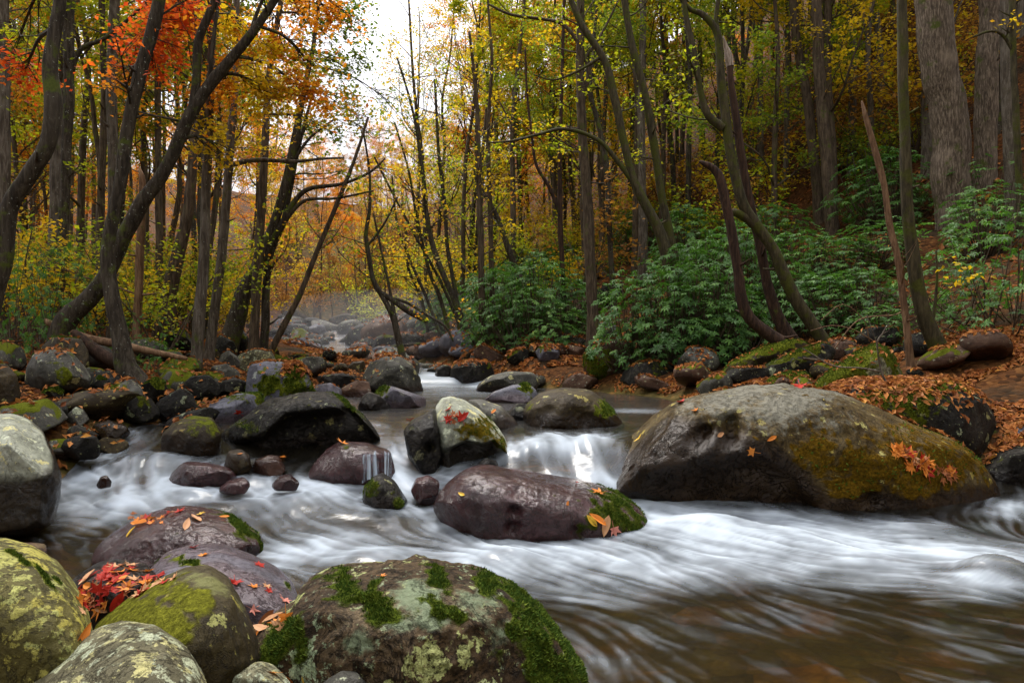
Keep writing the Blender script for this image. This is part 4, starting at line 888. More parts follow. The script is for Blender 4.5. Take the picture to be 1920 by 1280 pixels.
single = [
 (440,1092,36,'red','maple','largest red maple leaf lying across the flat wet slate boulder'),
 (486,1060,30,'red','maple','curled red maple leaf at the upstream rim of the slate boulder'),
 (478,1100,28,'orange','maple','orange maple leaf touching the largest red one on the slate boulder'),
 (506,1108,22,'red','maple','small dark red maple leaf on the open side of the slate boulder'),
 (533,1125,30,'pink','maple','pale pink maple leaf near the outer corner of the slate boulder'),
 (474,1142,26,'pink','maple','faded pink maple leaf low on the slate boulder'),
 (500,1098,22,'tan','maple','ragged tan maple leaf in the middle of the slate boulder'),
 (381,1042,26,'orange','maple','bright orange star-shaped leaf at the top of the slate boulder'),
 (364,1027,24,'red','maple','red maple leaf in the gap between the rippled boulder and the slate boulder'),
 (335,960,28,'red','maple','dark red leaf standing up on the crest of the rippled boulder'),
 (312,965,18,'red','maple','small red leaf beside the standing one on the rippled boulder'),
 (375,964,20,'yellow','maple','little yellow and red leaf on the crest of the rippled boulder'),
 (366,974,34,'tan','oval','broad tan leaf on top of the rippled boulder'),
 (350,984,30,'tan','oval','long peach leaf hanging down the face of the rippled boulder'),
 (262,983,40,'orange','oval','long orange leaf on the shoulder of the rippled boulder'),
 (247,997,22,'yellow','oval','yellow leaf at the lower shoulder of the rippled boulder'),
 (285,972,26,'orange','oval','orange leaf just below the crest of the rippled boulder'),
 (420,969,18,'orange','oval','folded orange leaf at the mossy end of the rippled boulder'),
 (1500,725,44,'red','maple','big red leaf standing on the very top of the huge olive boulder'),
 (1277,754,26,'red','oval','dark red leaf on the sloping end of the huge olive boulder'),
 (1410,846,26,'orange','maple','orange leaf caught in the wet hollow of the huge olive boulder'),
 (1350,815,20,'tan','oval','tan oval leaf stuck to the face of the huge olive boulder'),
 (1305,770,18,'orange','maple','small orange leaf above the dark face of the huge olive boulder'),
 (1198,822,20,'yellow','oval','yellowish leaf stuck to the low end of the huge olive boulder'),
 (1447,822,18,'orange','oval','rust leaf in the second hollow of the huge olive boulder'),
 (1125,925,34,'orange','maple','orange leaf at the top of the mossy tail of the purple boulder'),
 (1120,975,34,'orange','oval','long orange leaf hanging on the mossy tail of the purple boulder'),
 (1135,985,36,'tan','oval','tan leaf in the cluster on the mossy tail of the purple boulder'),
 (1108,975,28,'yellow','oval','yellow leaf in the cluster on the mossy tail of the purple boulder'),
 (1150,992,30,'pink','maple','frayed pinkish leaf under the cluster on the purple boulder'),
 (866,927,16,'yellow','oval','narrow yellow leaf stuck to the purple boulder'),
 (1064,945,12,'orange','oval','tiny orange fleck of leaf on the purple boulder'),
 (840,769,22,'red','maple','upper red maple leaf on the pale-topped boulder'),
 (838,786,24,'red','maple','red maple leaf beside the dark crack of the pale-topped boulder'),
 (865,783,28,'red','maple','widest red maple leaf on the pale-topped boulder'),
 (767,787,22,'red','maple','red leaf on the dark split slab'),
 (642,832,30,'orange','maple','orange-red leaf pile on top of the ledge rock'),
 (528,858,26,'orange','maple','orange leaf draped on the wet russet stone'),
 (450,851,10,'orange','oval','fleck of orange leaf on the egg-shaped stone'),
 (448,772,20,'red','maple','bright red leaf at the start of the overhanging slab'),
 (512,1262,34,'orange','oval','large orange leaf at the foot of the broad mossy boulder'),
 (545,1272,36,'orange','oval','second glossy orange leaf at the foot of the broad mossy boulder'),
 (570,1277,24,'yellow','oval','yellow-orange leaf tip at the lowest edge by the mossy boulder'),
 (716,1080,18,'orange','maple','upright orange leaf tip behind the crest of the broad mossy boulder'),
 (153,1190,46,'orange','oval','long curled orange leaf between the lichen boulder and the olive one'),
 (925,772,14,'orange','oval','orange leaf on the smooth grey boulder'),
 (1082,905,12,'red','oval','small red leaf floating beside the dark knob'),
 (135,660,14,'orange','oval','orange leaf on the mossy boulder behind the grey one'),
]
for a in single: lay_leaf(*a)
def heap(poly, n, cols, kind, w, label, group):
    xs, ys = zip(*poly); k = 0
    while k < n:
        px, py = _rl.uniform(min(xs), max(xs)), _rl.uniform(min(ys), max(ys))
        if not inpoly(np.array(px), np.array(py), poly): continue
        lay_leaf(px, py, w*_rl.uniform(.7, 1.25), cols[int(_rl.integers(len(cols)))], kind if _rl.random() < .8 else 'oval', label, group, .85); k += 1
heap([(140,1100),(172,1062),(230,1055),(300,1075),(330,1082),(300,1105),(250,1120),(190,1150),(150,1150)], 66, ['red','red','orange','brown','red','orange','tan'], 'maple', 33, 'maple leaf in the red heap between the lichen boulder and the slate boulder', 'heap of red maple leaves')
heap([(480,1160),(540,1150),(520,1200),(480,1195)], 12, ['brown','orange','tan'], 'maple', 34, 'rusty leaf wedged between the slate boulder and the broad mossy one', 'leaves wedged beside the mossy boulder')
heap([(1672,838),(1700,845),(1755,872),(1745,890),(1700,880),(1680,855)], 34, ['orange','red','brown','orange','tan'], 'maple', 28, 'leaf in the drift caught in the long hollow of the huge olive boulder', 'leaf drift in the hollow')
heap([(1758,878),(1785,880),(1792,905),(1765,898)], 14, ['orange','brown','red'], 'maple', 26, 'leaf in the small lower pile on the huge olive boulder', 'lower leaf pile on the boulder')
heap([(235,960),(330,958),(330,975),(255,988)], 16, ['orange','red','brown'], 'maple', 22, 'leaf in the orange fringe along the crest of the rippled boulder', 'leaf fringe on the rippled boulder')
heap([(835,775),(880,772),(870,800),(832,795)], 6, ['red','brown'], 'maple', 20, 'dark red leaf scattered on the pale-topped boulder', 'scattered leaves on the pale boulder')

# leaf carpet of both banks: nobody could count it
rngl = np.random.default_rng(21)
def drop(n, region, size, keep, zmax=6.):
    """let leaves fall on whatever lies below"""
    out = []
    tries = 0
    while len(out) < n and tries < n*6:
        tries += 1
        x, y = region(rngl)
        ok, loc, nrm, _, ob, _ = scene.ray_cast(dg, Vector((x, y, zmax)), Vector((0, 0, -1)))
        if not ok or ob.name.startswith(('stream_water', 'maple', 'oval')): continue
        if nrm.z < .55 or loc.z < float(WL(np.array([x]), np.array([y]))[0])+.03: continue
        if not keep(loc, nrm, ob): continue
        out.append((*loc, *nrm, size*rngl.uniform(.65, 1.3)))
    return out
def k_left(loc, nrm, ob):
    c = float(n2(np.array([loc.x]), np.array([loc.y]), .7, 88, 3)[0])
    if ob.name.startswith('ground'): return c > -.35+.25*rngl.random()
    return rngl.random() < (.42 if nrm.z > .85 else .15)*(1 if c > -.1 else .5)
def k_right(loc, nrm, ob):
    c = float(n2(np.array([loc.x]), np.array([loc.y]), .7, 89, 3)[0])
    if ob.name.startswith('ground'): return c > -.12+.25*rngl.random()
    if BARE.get(ob.name, 0) > .5: return rngl.random() < .06
    if abs(loc.y-7.4) < 1. and 3.1 < loc.x < 4.9 and loc.z > .8: return rngl.random() < (.95 if loc.x < 4.25 else .25)
    if abs(loc.y-6.1) < 1.3: return (loc.x > 2.7 and loc.y > 6.35) and rngl.random() < .7
    return rngl.random() < (.42 if nrm.z > .8 else .12)
LV = []
LV += drop(10500, lambda r: (lambda y: (np.interp(y, XLy, XL)-r.uniform(-.9, 4.2), y))(r.uniform(5.6, 14)), .037, k_left)
LV += drop(9500, lambda r: (lambda y: (np.interp(y, XRy, XR)+r.uniform(-.8, 4.), y))(r.uniform(8.6, 16)), .037, k_right)
LV += drop(4200, lambda r: (r.uniform(2.6, 6.5), r.uniform(6., 9.)), .037, k_right)
LV += drop(1500, lambda r: (r.uniform(4.2, 7.), r.uniform(5.5, 9.)), .037, k_right)
LV += drop(420, lambda r: (lambda a: a)((r.uniform(-3.0, -2.2), r.uniform(8.8, 9.9))), .046, lambda l, n_, o: o.name.startswith('boulder') and l.z > .9)
LV += drop(6500, lambda r: (lambda y: (r.uniform(np.interp(y, XLy, XL)-2, np.interp(y, XRy, XR)+3), y))(14+20*r.random()**1.4), .07, lambda l, n_, o: rngl.random() < (.55 if not (np.interp(l.y, XLy, XL) < l.x < np.interp(l.y, XRy, XR)) else .16), 9.)
LV += drop(9000, lambda r: (lambda y: (np.interp(y, XRy, XR)+r.uniform(3, 22), y))(r.uniform(8, 34)), .085, lambda l, n_, o: True, 30.)
LV += drop(6000, lambda r: (lambda y: (np.interp(y, XLy, XL)-r.uniform(3, 16), y))(r.uniform(7, 30)), .08, lambda l, n_, o: True, 30.)
LV = np.array(LV)
def leaf_quads(p, a, nrm, L, W, bend=.12):
    """four-cornered leaves: p base, a pointing, nrm face"""
    b_ = np.cross(nrm, a); b_ /= np.linalg.norm(b_, axis=1)[:, None]+1e-9
    L = L[:, None]; W = W[:, None]
    V = np.stack([p, p+a*L*.52+b_*W*.5+nrm*L*bend, p+a*L, p+a*L*.48-b_*W*.5+nrm*L*bend], 1)
    return V.reshape(-1, 3)
n = len(LV); nr = LV[:, 3:6]+rngl.normal(0, .38, (n, 3)); nr /= np.linalg.norm(nr, axis=1)[:, None]
a = rngl.normal(0, 1, (n, 3)); a -= nr*(a*nr).sum(1)[:, None]; a /= np.linalg.norm(a, axis=1)[:, None]
V = leaf_quads(LV[:, :3]+nr*.008+LV[:, 3:6]*rngl.uniform(.002, .02, n)[:, None]-a*LV[:, 6:7], a, nr, LV[:, 6]*2.1, LV[:, 6]*1.1*rngl.uniform(.7, 1.2, n), .16)
LIT = mat_leaf('leaf_litter', [(0, (.07,.026,.012)), (.2, (.17,.055,.018)), (.42, (.32,.105,.026)), (.62, (.42,.17,.045)), (.78, (.22,.09,.035)), (.9, (.55,.25,.03)), (1, (.4,.05,.02))], .15, .6, -.15)
o = link('fallen_leaves', mesh_np('fallen_leaves', V, np.arange(4*n).reshape(-1, 4), {'rnd': np.repeat(rngl.random(n), 4)}, False, [LIT]))
tag(o, 'orange and brown fallen leaves carpeting both banks and the rock tops', kind='stuff')
# ------------------------------------------------------------------ trees
BK = {
 'black': mat_bark('dark_bark', (.032,.024,.016), (.085,.07,.05), .35, spots=.6),
 'brown': mat_bark('brown_bark', (.055,.038,.024), (.13,.095,.062), .22),
 'grey':  mat_bark('grey_bark', (.075,.058,.042), (.17,.145,.115), .1, spots=.5),
 'poplar':mat_bark('furrowed_grey_bark', (.085,.062,.043), (.27,.21,.155), .2, scale=14., bump=1.),
 'mossy': mat_bark('mossy_bark', (.04,.032,.016), (.085,.068,.034), .5, mossc=(.055,.058,.008)),
 'red':   mat_bark('red_brown_bark', (.028,.015,.010), (.075,.040,.024), .05),
 'snag':  mat_bark('bare_dead_wood', (.12,.065,.035), (.26,.16,.09), .1, bump=.5),
 'pale':  mat_bark('pale_split_wood', (.24,.18,.14), (.5,.42,.36), 0, bump=.4),
}
LF = {
 'yellowgreen': mat_leaf('yellow_green_leaves', [(0, (.13,.19,.010)), (.35, (.30,.36,.012)), (.7, (.50,.50,.015)), (1, (.66,.52,.02))], .6),
 'green':  mat_leaf('green_leaves', [(0, (.06,.12,.012)), (.4, (.14,.22,.015)), (.8, (.28,.34,.02)), (1, (.46,.42,.025))], .55),
 'gold':   mat_leaf('golden_leaves', [(0, (.34,.26,.010)), (.4, (.60,.42,.012)), (.75, (.70,.47,.015)), (1, (.66,.30,.02))], .6),
 'orange': mat_leaf('orange_leaves', [(0, (.45,.14,.012)), (.45, (.68,.24,.014)), (.8, (.72,.34,.02)), (1, (.62,.13,.015))], .6),
 'red':    mat_leaf('red_leaves', [(0, (.45,.05,.012)), (.4, (.68,.10,.014)), (.8, (.72,.19,.02)), (1, (.72,.30,.03))], .6),
 'rust':   mat_leaf('rusty_leaves', [(0, (.14,.065,.014)), (.4, (.32,.14,.02)), (.8, (.48,.24,.03)), (1, (.54,.36,.04))], .55),
 'mixed':  mat_leaf('green_and_orange_leaves', [(0, (.08,.14,.012)), (.4, (.22,.28,.015)), (.6, (.48,.38,.02)), (.8, (.66,.30,.015)), (1, (.68,.17,.02))], .6),
}
def sprays(rng, c, n, L, spread, flat=.6):
    """n leaves about the twig points c (k,3)"""
    k = rng.integers(len(c), size=n)
    p = c[k]+rng.normal(0, 1, (n, 3))*np.array([spread, spread, spread*.45])
    a = rng.normal(0, 1, (n, 3)); a[:, 2] = a[:, 2]*.45-.25; a /= np.linalg.norm(a, axis=1)[:, None]
    nr = rng.normal(0, flat, (n, 3)); nr[:, 2] += 1; nr -= a*(nr*a).sum(1)[:, None]; nr /= np.linalg.norm(nr, axis=1)[:, None]+1e-9
    l = L*rng.uniform(.6, 1.3, n)
    return leaf_quads(p, a, nr, l, l*.62, .08), np.repeat(rng.random(n), 4)
def leafy(G, lv, la, lm, bm, name):
    """twigs and their leaves in one mesh: leaf material first, bark second"""
    nb = G.n; V = np.vstack(G.V+[lv]) if nb else lv
    f4 = [np.vstack(G.Q)] if G.Q else []; f3 = np.vstack(G.T) if G.T else np.zeros((0, 3), int)
    lq = np.arange(len(lv)).reshape(-1, 4)+nb
    q = np.vstack(f4+[lq]); mi = np.concatenate([np.ones(len(q)-len(lq)), np.zeros(len(lq)), np.ones(len(f3))])
    return mesh_np(name, V, [q, f3] if len(f3) else [q], {'rnd': np.concatenate([np.zeros(nb), la])}, False, [lm, bm], mi)
def branch(G, tips, p, d, L, r, lvl, rng, up=.05, wob=.16, k=6, kids=4):
    """one limb with its twigs; tips collects where leaves grow"""
    n = max(4, int(L/.22)) if lvl else max(3, int(L/.2))
    pts = [p]; d = d/np.linalg.norm(d)
    for i in range(n):
        d = d+rng.normal(0, wob, 3); d[2] += up; d /= np.linalg.norm(d); pts.append(pts[-1]+d*L/n)
    pts = np.array(pts); rad = r*np.linspace(1, .35, n+1)
    G.tube(pts, rad, k if lvl > 1 else 4 if lvl else 3)
    if lvl == 0:
        tips += list(pts[1:]); return
    for j in range(kids):
        t = rng.uniform(.3, 1); i = min(n-1, int(t*n))
        dd = pts[i+1]-pts[i]; dd /= np.linalg.norm(dd)
        s = rng.normal(0, 1, 3); s -= dd*(s@dd); s /= np.linalg.norm(s)
        ang = rng.uniform(.5, 1.1)
        branch(G, tips, pts[i], dd*math.cos(ang)+s*math.sin(ang)*np.array([1, 1, .7]), L*rng.uniform(.35, .6), rad[i]*.55, lvl-1, rng, up, wob, k, kids)
    tips += list(pts[-2:])

def place_px(pts, d):
    """traced rows (x, y, width) -> points and radii at distance d (or per-row distance in a 4th column)"""
    o = []
    for r_ in pts:
        dd = r_[3] if len(r_) > 3 else d
        o.append([*P(r_[0], r_[1], dd), r_[2]*.43/F*dd])
    return np.array(o)
def hero_tree(label, d, bark, pts, limbs=(), blobs=(), crown=None, name='tree', seed=1, leaf='yellowgreen', cat='tree', flare=1.25, tophi=True, twigs=10, leafL=.085, group=None, ndens=1., slim=1.):
    rng = np.random.default_rng(seed+500)
    c = place_px(pts, d); c[:, 3] *= slim
    b0 = c[0].copy(); gzz = gz(b0[0], b0[1])-.12
    if b0[2] > gzz+.05:                       # carry the trunk down to the ground
        sl_ = (c[0]-c[1]); sl_ = sl_/max(abs(sl_[2]), .2); ext = b0.copy(); ext[:2] = b0[:2]+np.clip(sl_[:2], -.35, .35)*(b0[2]-gzz); ext[2] = gz(ext[0], ext[1])-.12; ext[3] = b0[3]*1.08
        c = np.vstack([ext, c])
    c[0, 3] *= flare
    base = c[0, :3].copy(); root = empty(name, base)
    tag(root, label, cat, group)
    top = c[-1].copy(); dirn = c[-1, :3]-c[-2, :3]; dirn /= np.linalg.norm(dirn)
    if tophi:                                 # goes on above the frame
        L = rng.uniform(3, 5); dirn = dirn*.6+np.array([0, 0, .6]); dirn /= np.linalg.norm(dirn)
        c = np.vstack([c, [*(top[:3]+dirn*L*.5), top[3]*.7], [*(top[:3]+dirn*L+rng.normal(0, .2, 3)), top[3]*.3]])
    cc = catmull(c, .10 if d < 12 else .16); cc[:, :3] -= base; cc[:, 3] = np.maximum(cc[:, 3], .004)
    wobn = fbm(np.c_[cc[:, 2]*1.3, np.full(len(cc), seed*1.7), np.zeros(len(cc))], 3, seed)*.25*cc[:, 3]
    cc[:, 0] += wobn
    G = Geo(); G.tube(cc[:, :3], cc[:, 3], 14 if d < 12 else 10, .14, seed)
    for t in range(int(rng.integers(2, 6)) if d < 16 else 0):       # broken stubs
        i = rng.integers(int(len(cc)*.15), int(len(cc)*.8)); dd = rng.normal(0, 1, 3); dd[2] = abs(dd[2])*.5; dd /= np.linalg.norm(dd)
        q_ = cc[i, :3]; L = rng.uniform(.08, .3)+cc[i, 3]; G.tube(np.array([q_, q_+dd*L*.6, q_+dd*L+[0, 0, .02]]), np.array([cc[i, 3]*.38, cc[i, 3]*.22, cc[i, 3]*.12]), 6, .2, t)
    mt = link('trunk', G.mesh('trunk', [BK[bark]]), root)
    G2 = Geo(); tips = []; LG = []
    allp = [cc]
    for lb in limbs:
        lc = catmull(place_px(lb, d), .08); lc[:, :3] -= base
        GL = Geo(); GL.tube(lc[:, :3], np.maximum(lc[:, 3], .004), 8, .12, seed+3); allp.append(lc)
        link('limb', GL.mesh('limb', [BK[bark]]), root)
        for i in range(len(lc)//3, len(lc), 5):
            if rng.random() < .55:
                dd = rng.normal(0, 1, 3); dd[2] = abs(dd[2])*.4; branch(G2, tips, lc[i, :3], dd, rng.uniform(.35, .9), max(.004, lc[i, 3]*.4), 1, rng, kids=3)
    # sparse side twigs on the trunk
    for t in range(twigs):
        i = rng.integers(int(len(cc)*.3), len(cc)); dd = rng.normal(0, 1, 3); dd[2] = abs(dd[2])*.7
        branch(G2, tips, cc[i, :3], dd, rng.uniform(.5, 1.5), max(.004, min(.02, cc[i, 3]*.28)), 1, rng, kids=4)
    if tophi:
        for t in range(crown or 3):
            i = rng.integers(int(len(cc)*.75), len(cc)); dd = rng.normal(0, 1, 3); dd[2] = abs(dd[2])*.8+.2
            branch(G2, tips, cc[i, :3], dd, rng.uniform(1., 2.2), max(.005, cc[i, 3]*.4), 2, rng, kids=4)
    if ndens and tips:
        nl = int(len(tips)*2.6*ndens)
        v_, a_ = sprays(rng, np.array(tips), nl, leafL, .09)
        link('crown', leafy(G2, v_, a_, LF[leaf], BK[bark], 'crown'), root)
    elif G2.n: link('branch', G2.mesh('branch', [BK[bark]]), root)
    for (px, py, rx, ry, dd, nn, lf) in blobs:           # leafy boughs inside the frame
        cen = P(px, py, dd)-base; sx, sz = rx/F*dd, ry/F*dd
        arr = np.vstack([q_[:, :4] for q_ in allp]); i = np.argmin(np.linalg.norm(arr[:, :3]-cen, axis=1)+.4*np.maximum(0, arr[:, 2]-cen[2]))
        G3 = Geo(); tp = []
        mid = .5*(arr[i, :3]+cen)+np.array([0, 0, .15])
        lc = catmull(np.array([arr[i, :3], mid, cen]), .12); G3.tube(lc, np.linspace(min(arr[i, 3]*.5, .03), .008, len(lc)), 6)
        for t in range(12):
            q_ = rng.normal(0, .5, 3)*np.array([sx, max(sx, .5), sz]); st = lc[rng.integers(len(lc)//3, len(lc))]
            L = np.linalg.norm(cen+q_-st); branch(G3, tp, st, cen+q_-st, max(L, .3), .008, 1, rng, .0, .12, kids=6)
        tp = np.array(tp); ok = (((tp-cen)/np.array([sx*1.25, max(sx, .5)*1.4, sz*1.25]))**2).sum(1) < 1
        tp = tp[ok] if ok.sum() > 5 else tp
        v_, a_ = sprays(rng, tp, int(nn*.72), leafL, .10, .45)
        link('foliage', leafy(G3, v_, a_, LF[lf], BK[bark], 'foliage'), root)
    return root
T_ = hero_tree
T_('dark S-curved tree at the outer edge with its trunk bending twice', 7., 'black', [(-40,700,54),(-22,600,46),(5,490,42),(18,390,40),(58,325,38),(90,270,36),(100,200,38),(94,120,34),(105,50,32),(118,-50,28)], seed=1, slim=.86, leaf='mixed', twigs=6, blobs=[(45,140,45,55,9.,420,'red'),(30,90,40,40,9.5,240,'yellowgreen')])
T_('dark curved trunk standing at the water among leaves with a knotted scar', 8.5, 'black', [(252,715,60),(238,690,52),(225,620,40),(211,560,36),(203,480,32),(210,420,30),(228,330,30),(240,240,30),(262,140,30),(285,60,30),(305,-40,28)], seed=2, slim=.86, leaf='red', twigs=8, flare=1.1,
   blobs=[(300,60,70,60,10.,1100,'red'),(340,40,70,50,10.5,1100,'red'),(285,120,50,40,10,500,'red'),(235,170,40,40,10.,260,'orange')])
T_('dark trunk leaning steeply across behind the curved one and forking high up', 9.4, 'black', [(128,602,54),(165,565,44),(200,520,40),(230,450,36),(262,385,36),(300,335,32),(325,290,30),(350,230,30),(385,170,28),(430,115,26),(475,60,22),(515,0,18),(540,-50,14)],
   [[(360,218,22),(368,150,18),(372,80,18),(395,20,16),(415,-30,14)], [(388,168,10),(396,115,9),(402,60,8),(412,-10,6)], [(470,66,12),(480,30,8),(500,-20,6)]], seed=3, slim=.86, leaf='orange', twigs=8, flare=1.1,
   blobs=[(430,160,80,55,10.2,850,'orange'),(500,190,75,50,10.4,1000,'gold'),(570,175,75,60,10.8,900,'orange'),(470,70,80,50,10.2,800,'gold'),(620,40,60,45,11.,600,'orange'),(540,90,70,50,11.,700,'orange'),(590,130,60,40,11.,450,'mixed'),(420,290,45,20,10.,200,'gold'),(380,240,35,25,10.,180,'gold')])
T_('straight grey trunk half cut by the outer edge', 12., 'grey', [(8,640,26),(8,420,22),(8,200,22),(6,-40,20)], seed=4, leaf='yellowgreen')
T_('pale mossy-grey trunk rising straight behind the S-curved tree', 13., 'grey', [(96,590,36),(98,545,34),(105,400,30),(110,200,26),(118,-40,24)], seed=5, leaf='yellowgreen')
T_('dark trunk pressed against the pale grey one with a long rising limb', 12.6, 'black', [(122,560,24),(120,470,22),(124,300,20),(130,150,22),(130,-40,22)], [[(130,150,12),(150,95,10),(200,70,8),(250,28,6),(290,-10,5)]], seed=6, leaf='yellowgreen', blobs=[(165,380,0,0,12,0,'green')][:0])
T_('thin straight brown trunk between the pale and lichen-grey ones', 15., 'brown', [(185,640,16),(188,400,16),(195,180,14),(190,-30,12)], seed=7, leaf='yellowgreen'.strip())
T_('straight lichen-grey trunk just behind the curved tree', 14., 'grey', [(212,620,26),(212,300,23),(210,150,22),(216,-30,20)], seed=8, leaf='yellowgreen')
T_('broken bare brown snag behind the leaning dark trunk', 11., 'snag', [(258,600,18),(262,480,17),(267,380,15),(266,330,12),(262,318,6)], seed=9, tophi=False, twigs=1, ndens=0, name='dead_tree')
T_('slender straight trunk in the gap between the leaning tree and its neighbours', 16., 'brown', [(300,600,18),(298,400,15),(296,200,13),(293,-30,12)], seed=10, leaf='gold')
T_('heavy dark trunk slanting up from the yellow saplings', 14., 'brown', [(316,560,34),(335,470,27),(352,400,23),(360,300,20),(370,180,16),(372,-30,14)], seed=11, leaf='gold', blobs=[(380,330,40,25,14.5,250,'gold')])
T_('grey trunk with a spreading mossy foot where the fallen log ends', 10.5, 'grey', [(362,692,36),(369,660,27),(376,560,24),(384,450,22),(388,330,20),(393,200,18),(397,80,16),(400,-30,16)], seed=12, leaf='orange', flare=1.5)
T_('slim grey trunk leaning slightly beside the mossy-footed one', 11.5, 'grey', [(393,662,24),(405,560,20),(418,450,20),(428,330,18),(437,210,16),(442,100,14),(445,-30,12)], [[(428,310,12),(480,300,10),(550,303,8),(600,298,6),(645,296,4)]], seed=13, leaf='gold', blobs=[(430,260,50,25,12,220,'gold')])
T_('straight grey trunk at the corner of the rocky bank', 12.6, 'brown', [(474,672,26),(478,600,20),(482,520,20),(490,400,18),(497,280,16),(503,150,14),(520,40,12),(530,-30,10)], seed=14, leaf='mixed', blobs=[(665,135,60,50,14.,900,'green'),(645,200,50,40,14.,650,'mixed'),(680,50,60,50,14.,1100,'green'),(605,60,50,50,13.5,700,'green'),(625,250,60,38,14,560,'green'),(560,20,50,40,13,400,'orange')])
T_('dark crooked trunk dividing into two long arching limbs over the stream', 13., 'black', [(440,610,40),(455,555,34),(478,510,30),(500,460,24),(520,400,20),(540,330,18),(555,250,16),(575,150,12),(592,50,9)],
   [[(500,462,18),(528,420,14),(552,378,12),(580,354,10),(640,345,8),(690,325,6),(722,298,4)], [(496,470,16),(520,440,12),(545,400,10),(575,375,8),(630,372,6),(700,358,4)], [(545,310,8),(580,260,6),(625,225,4)]], seed=15, leaf='mixed', flare=1.1, twigs=14, blobs=[(700,260,50,50,14.5,260,'mixed'),(730,190,45,50,15,200,'green')])
T_('second slim dark trunk beside the crooked arching one', 13.2, 'black', [(494,660,20),(499,560,17),(506,480,14),(530,420,12),(545,350,10),(562,270,8),(585,180,6)], seed=16, leaf='mixed', twigs=9, tophi=False)
T_('slim bare trunk leaning out over the far stones', 13., 'brown', [(500,675,17),(530,612,14),(560,556,12),(595,470,11),(625,400,10),(647,345,9),(668,290,7),(690,220,5)], seed=17, leaf='mixed', tophi=False, twigs=8)
T_('dark forked tree bending over the middle of the stream with a drooping elbow', 14., 'black', [(758,690,18),(748,640,15),(735,590,13),(715,552,12),(700,525,11),(692,480,10),(686,440,9),(692,400,8),(694,350,6),(690,300,5),(680,240,4)],
   [[(712,548,12),(740,565,13),(768,585,14),(800,600,15)], [(720,556,8),(760,566,7),(800,590,6),(835,612,5),(850,640,4)], [(748,640,9),(738,580,8),(728,530,6),(715,470,5),(700,400,4)], [(690,460,6),(720,420,5),(745,370,4)]], seed=18, leaf='mixed', twigs=14, tophi=False)
cl = [('a', [(884,655,16),(864,592,14),(842,540,13),(815,470,12),(800,400,10),(790,300,8),(772,200,6),(745,110,4)], 18, 'thickest dark trunk in the leaning clump beside the far pool'),
      ('b', [(866,655,11),(856,560,10),(840,470,9),(834,380,8),(822,280,7),(815,150,5)], 18.5, 'second dark trunk in the leaning clump beside the far pool'),
      ('c', [(848,650,9),(826,560,9),(805,510,8),(782,410,7),(766,320,5),(740,230,4)], 19, 'outermost thin trunk in the leaning clump beside the far pool'),
      ('d', [(858,600,7),(822,520,7),(772,430,6),(735,360,5),(700,290,4)], 19.5, 'thin trunk bowing furthest over the far pool'),
      ('e', [(830,640,8),(800,560,7),(770,490,6),(745,420,5),(735,330,4)], 21, 'thin trunk behind the elbow of the forked tree'),
      ('f', [(805,640,8),(790,560,7),(765,500,6),(760,420,5)], 22, 'dim thin trunk standing in the mist behind the elbow')]
for k, (nm, pts, d, lab) in enumerate(cl):
    T_(lab, d, 'black', pts, seed=30+k, leaf=['gold','yellowgreen','gold','mixed','gold','gold'][k], tophi=False, twigs=16, leafL=.10, ndens=.8)
T_('straight pale brown trunk rising beside the leaning clump', 17., 'brown', [(905,650,17),(903,520,15),(900,400,14),(897,300,12),(893,180,9),(880,60,6)], seed=40, leaf='gold', twigs=16, leafL=.1, tophi=False)
T_('narrow straight trunk twinned with the pale brown one', 17.6, 'brown', [(926,630,13),(922,500,12),(918,380,11),(915,250,9),(922,110,7),(915,0,5)], seed=41, leaf='gold', twigs=16, leafL=.1)
T_('crooked dark trunk with a swollen mossy base on the slope', 19., 'black', [(975,520,14),(958,480,14),(945,440,12),(930,400,10),(905,360,8),(890,330,5)], seed=42, leaf='yellowgreen', twigs=8, leafL=.1, tophi=False)
T_('thin forked brown trunk in the dark laurels before the tall straight tree', 17., 'red', [(1060,600,12),(1056,520,10),(1050,420,12),(1050,300,9),(1053,180,8),(1056,60,7),(1058,-30,6)], [[(1050,402,9),(1030,352,8),(1006,310,7),(998,262,6),(988,170,5),(985,90,4)]], seed=43, leaf='gold', leafL=.1, twigs=16)
T_('tall straight brown tree at the edge of the rhododendrons', 15., 'brown', [(1112,668,32),(1110,600,27),(1107,500,25),(1103,400,23),(1096,300,21),(1090,200,20),(1087,100,18),(1090,-40,16)], [[(1092,180,12),(1104,135,10),(1090,92,9),(1065,55,8),(1040,40,7),(960,28,6),(915,8,4)], [(1090,120,8),(1130,60,6),(1160,0,4)]], seed=44, leaf='yellowgreen', leafL=.095, twigs=12)
T_('straight grey trunk rising from the dark thicket behind the tall brown tree', 20., 'grey', [(1204,545,20),(1205,400,19),(1202,250,17),(1205,100,15),(1206,-30,14)], seed=45, leaf='yellowgreen', leafL=.11, twigs=16)
T_('mossy leaning tree sending one long limb far out over the water', 14., 'mossy', [(1278,565,30),(1258,500,28),(1240,440,24),(1215,390,22),(1187,335,18),(1170,270,17),(1152,180,17),(1132,110,16),(1092,50,14),(1070,0,12),(1055,-40,10)], [[(1202,362,14),(1160,305,11),(1120,262,9),(1060,242,8),(1010,252,6),(962,264,5),(915,268,3)], [(1130,105,8),(1090,130,6),(1040,150,4),(1000,140,3)]], seed=46, leaf='yellowgreen', twigs=12)
T_('mossy trunk growing from the same foot as the far-reaching one', 14.6, 'mossy', [(1274,545,22),(1265,480,20),(1245,390,18),(1232,300,18),(1215,210,18),(1205,160,17),(1186,90,16),(1173,20,14),(1168,-40,13)], seed=47, leaf='yellowgreen', twigs=12)
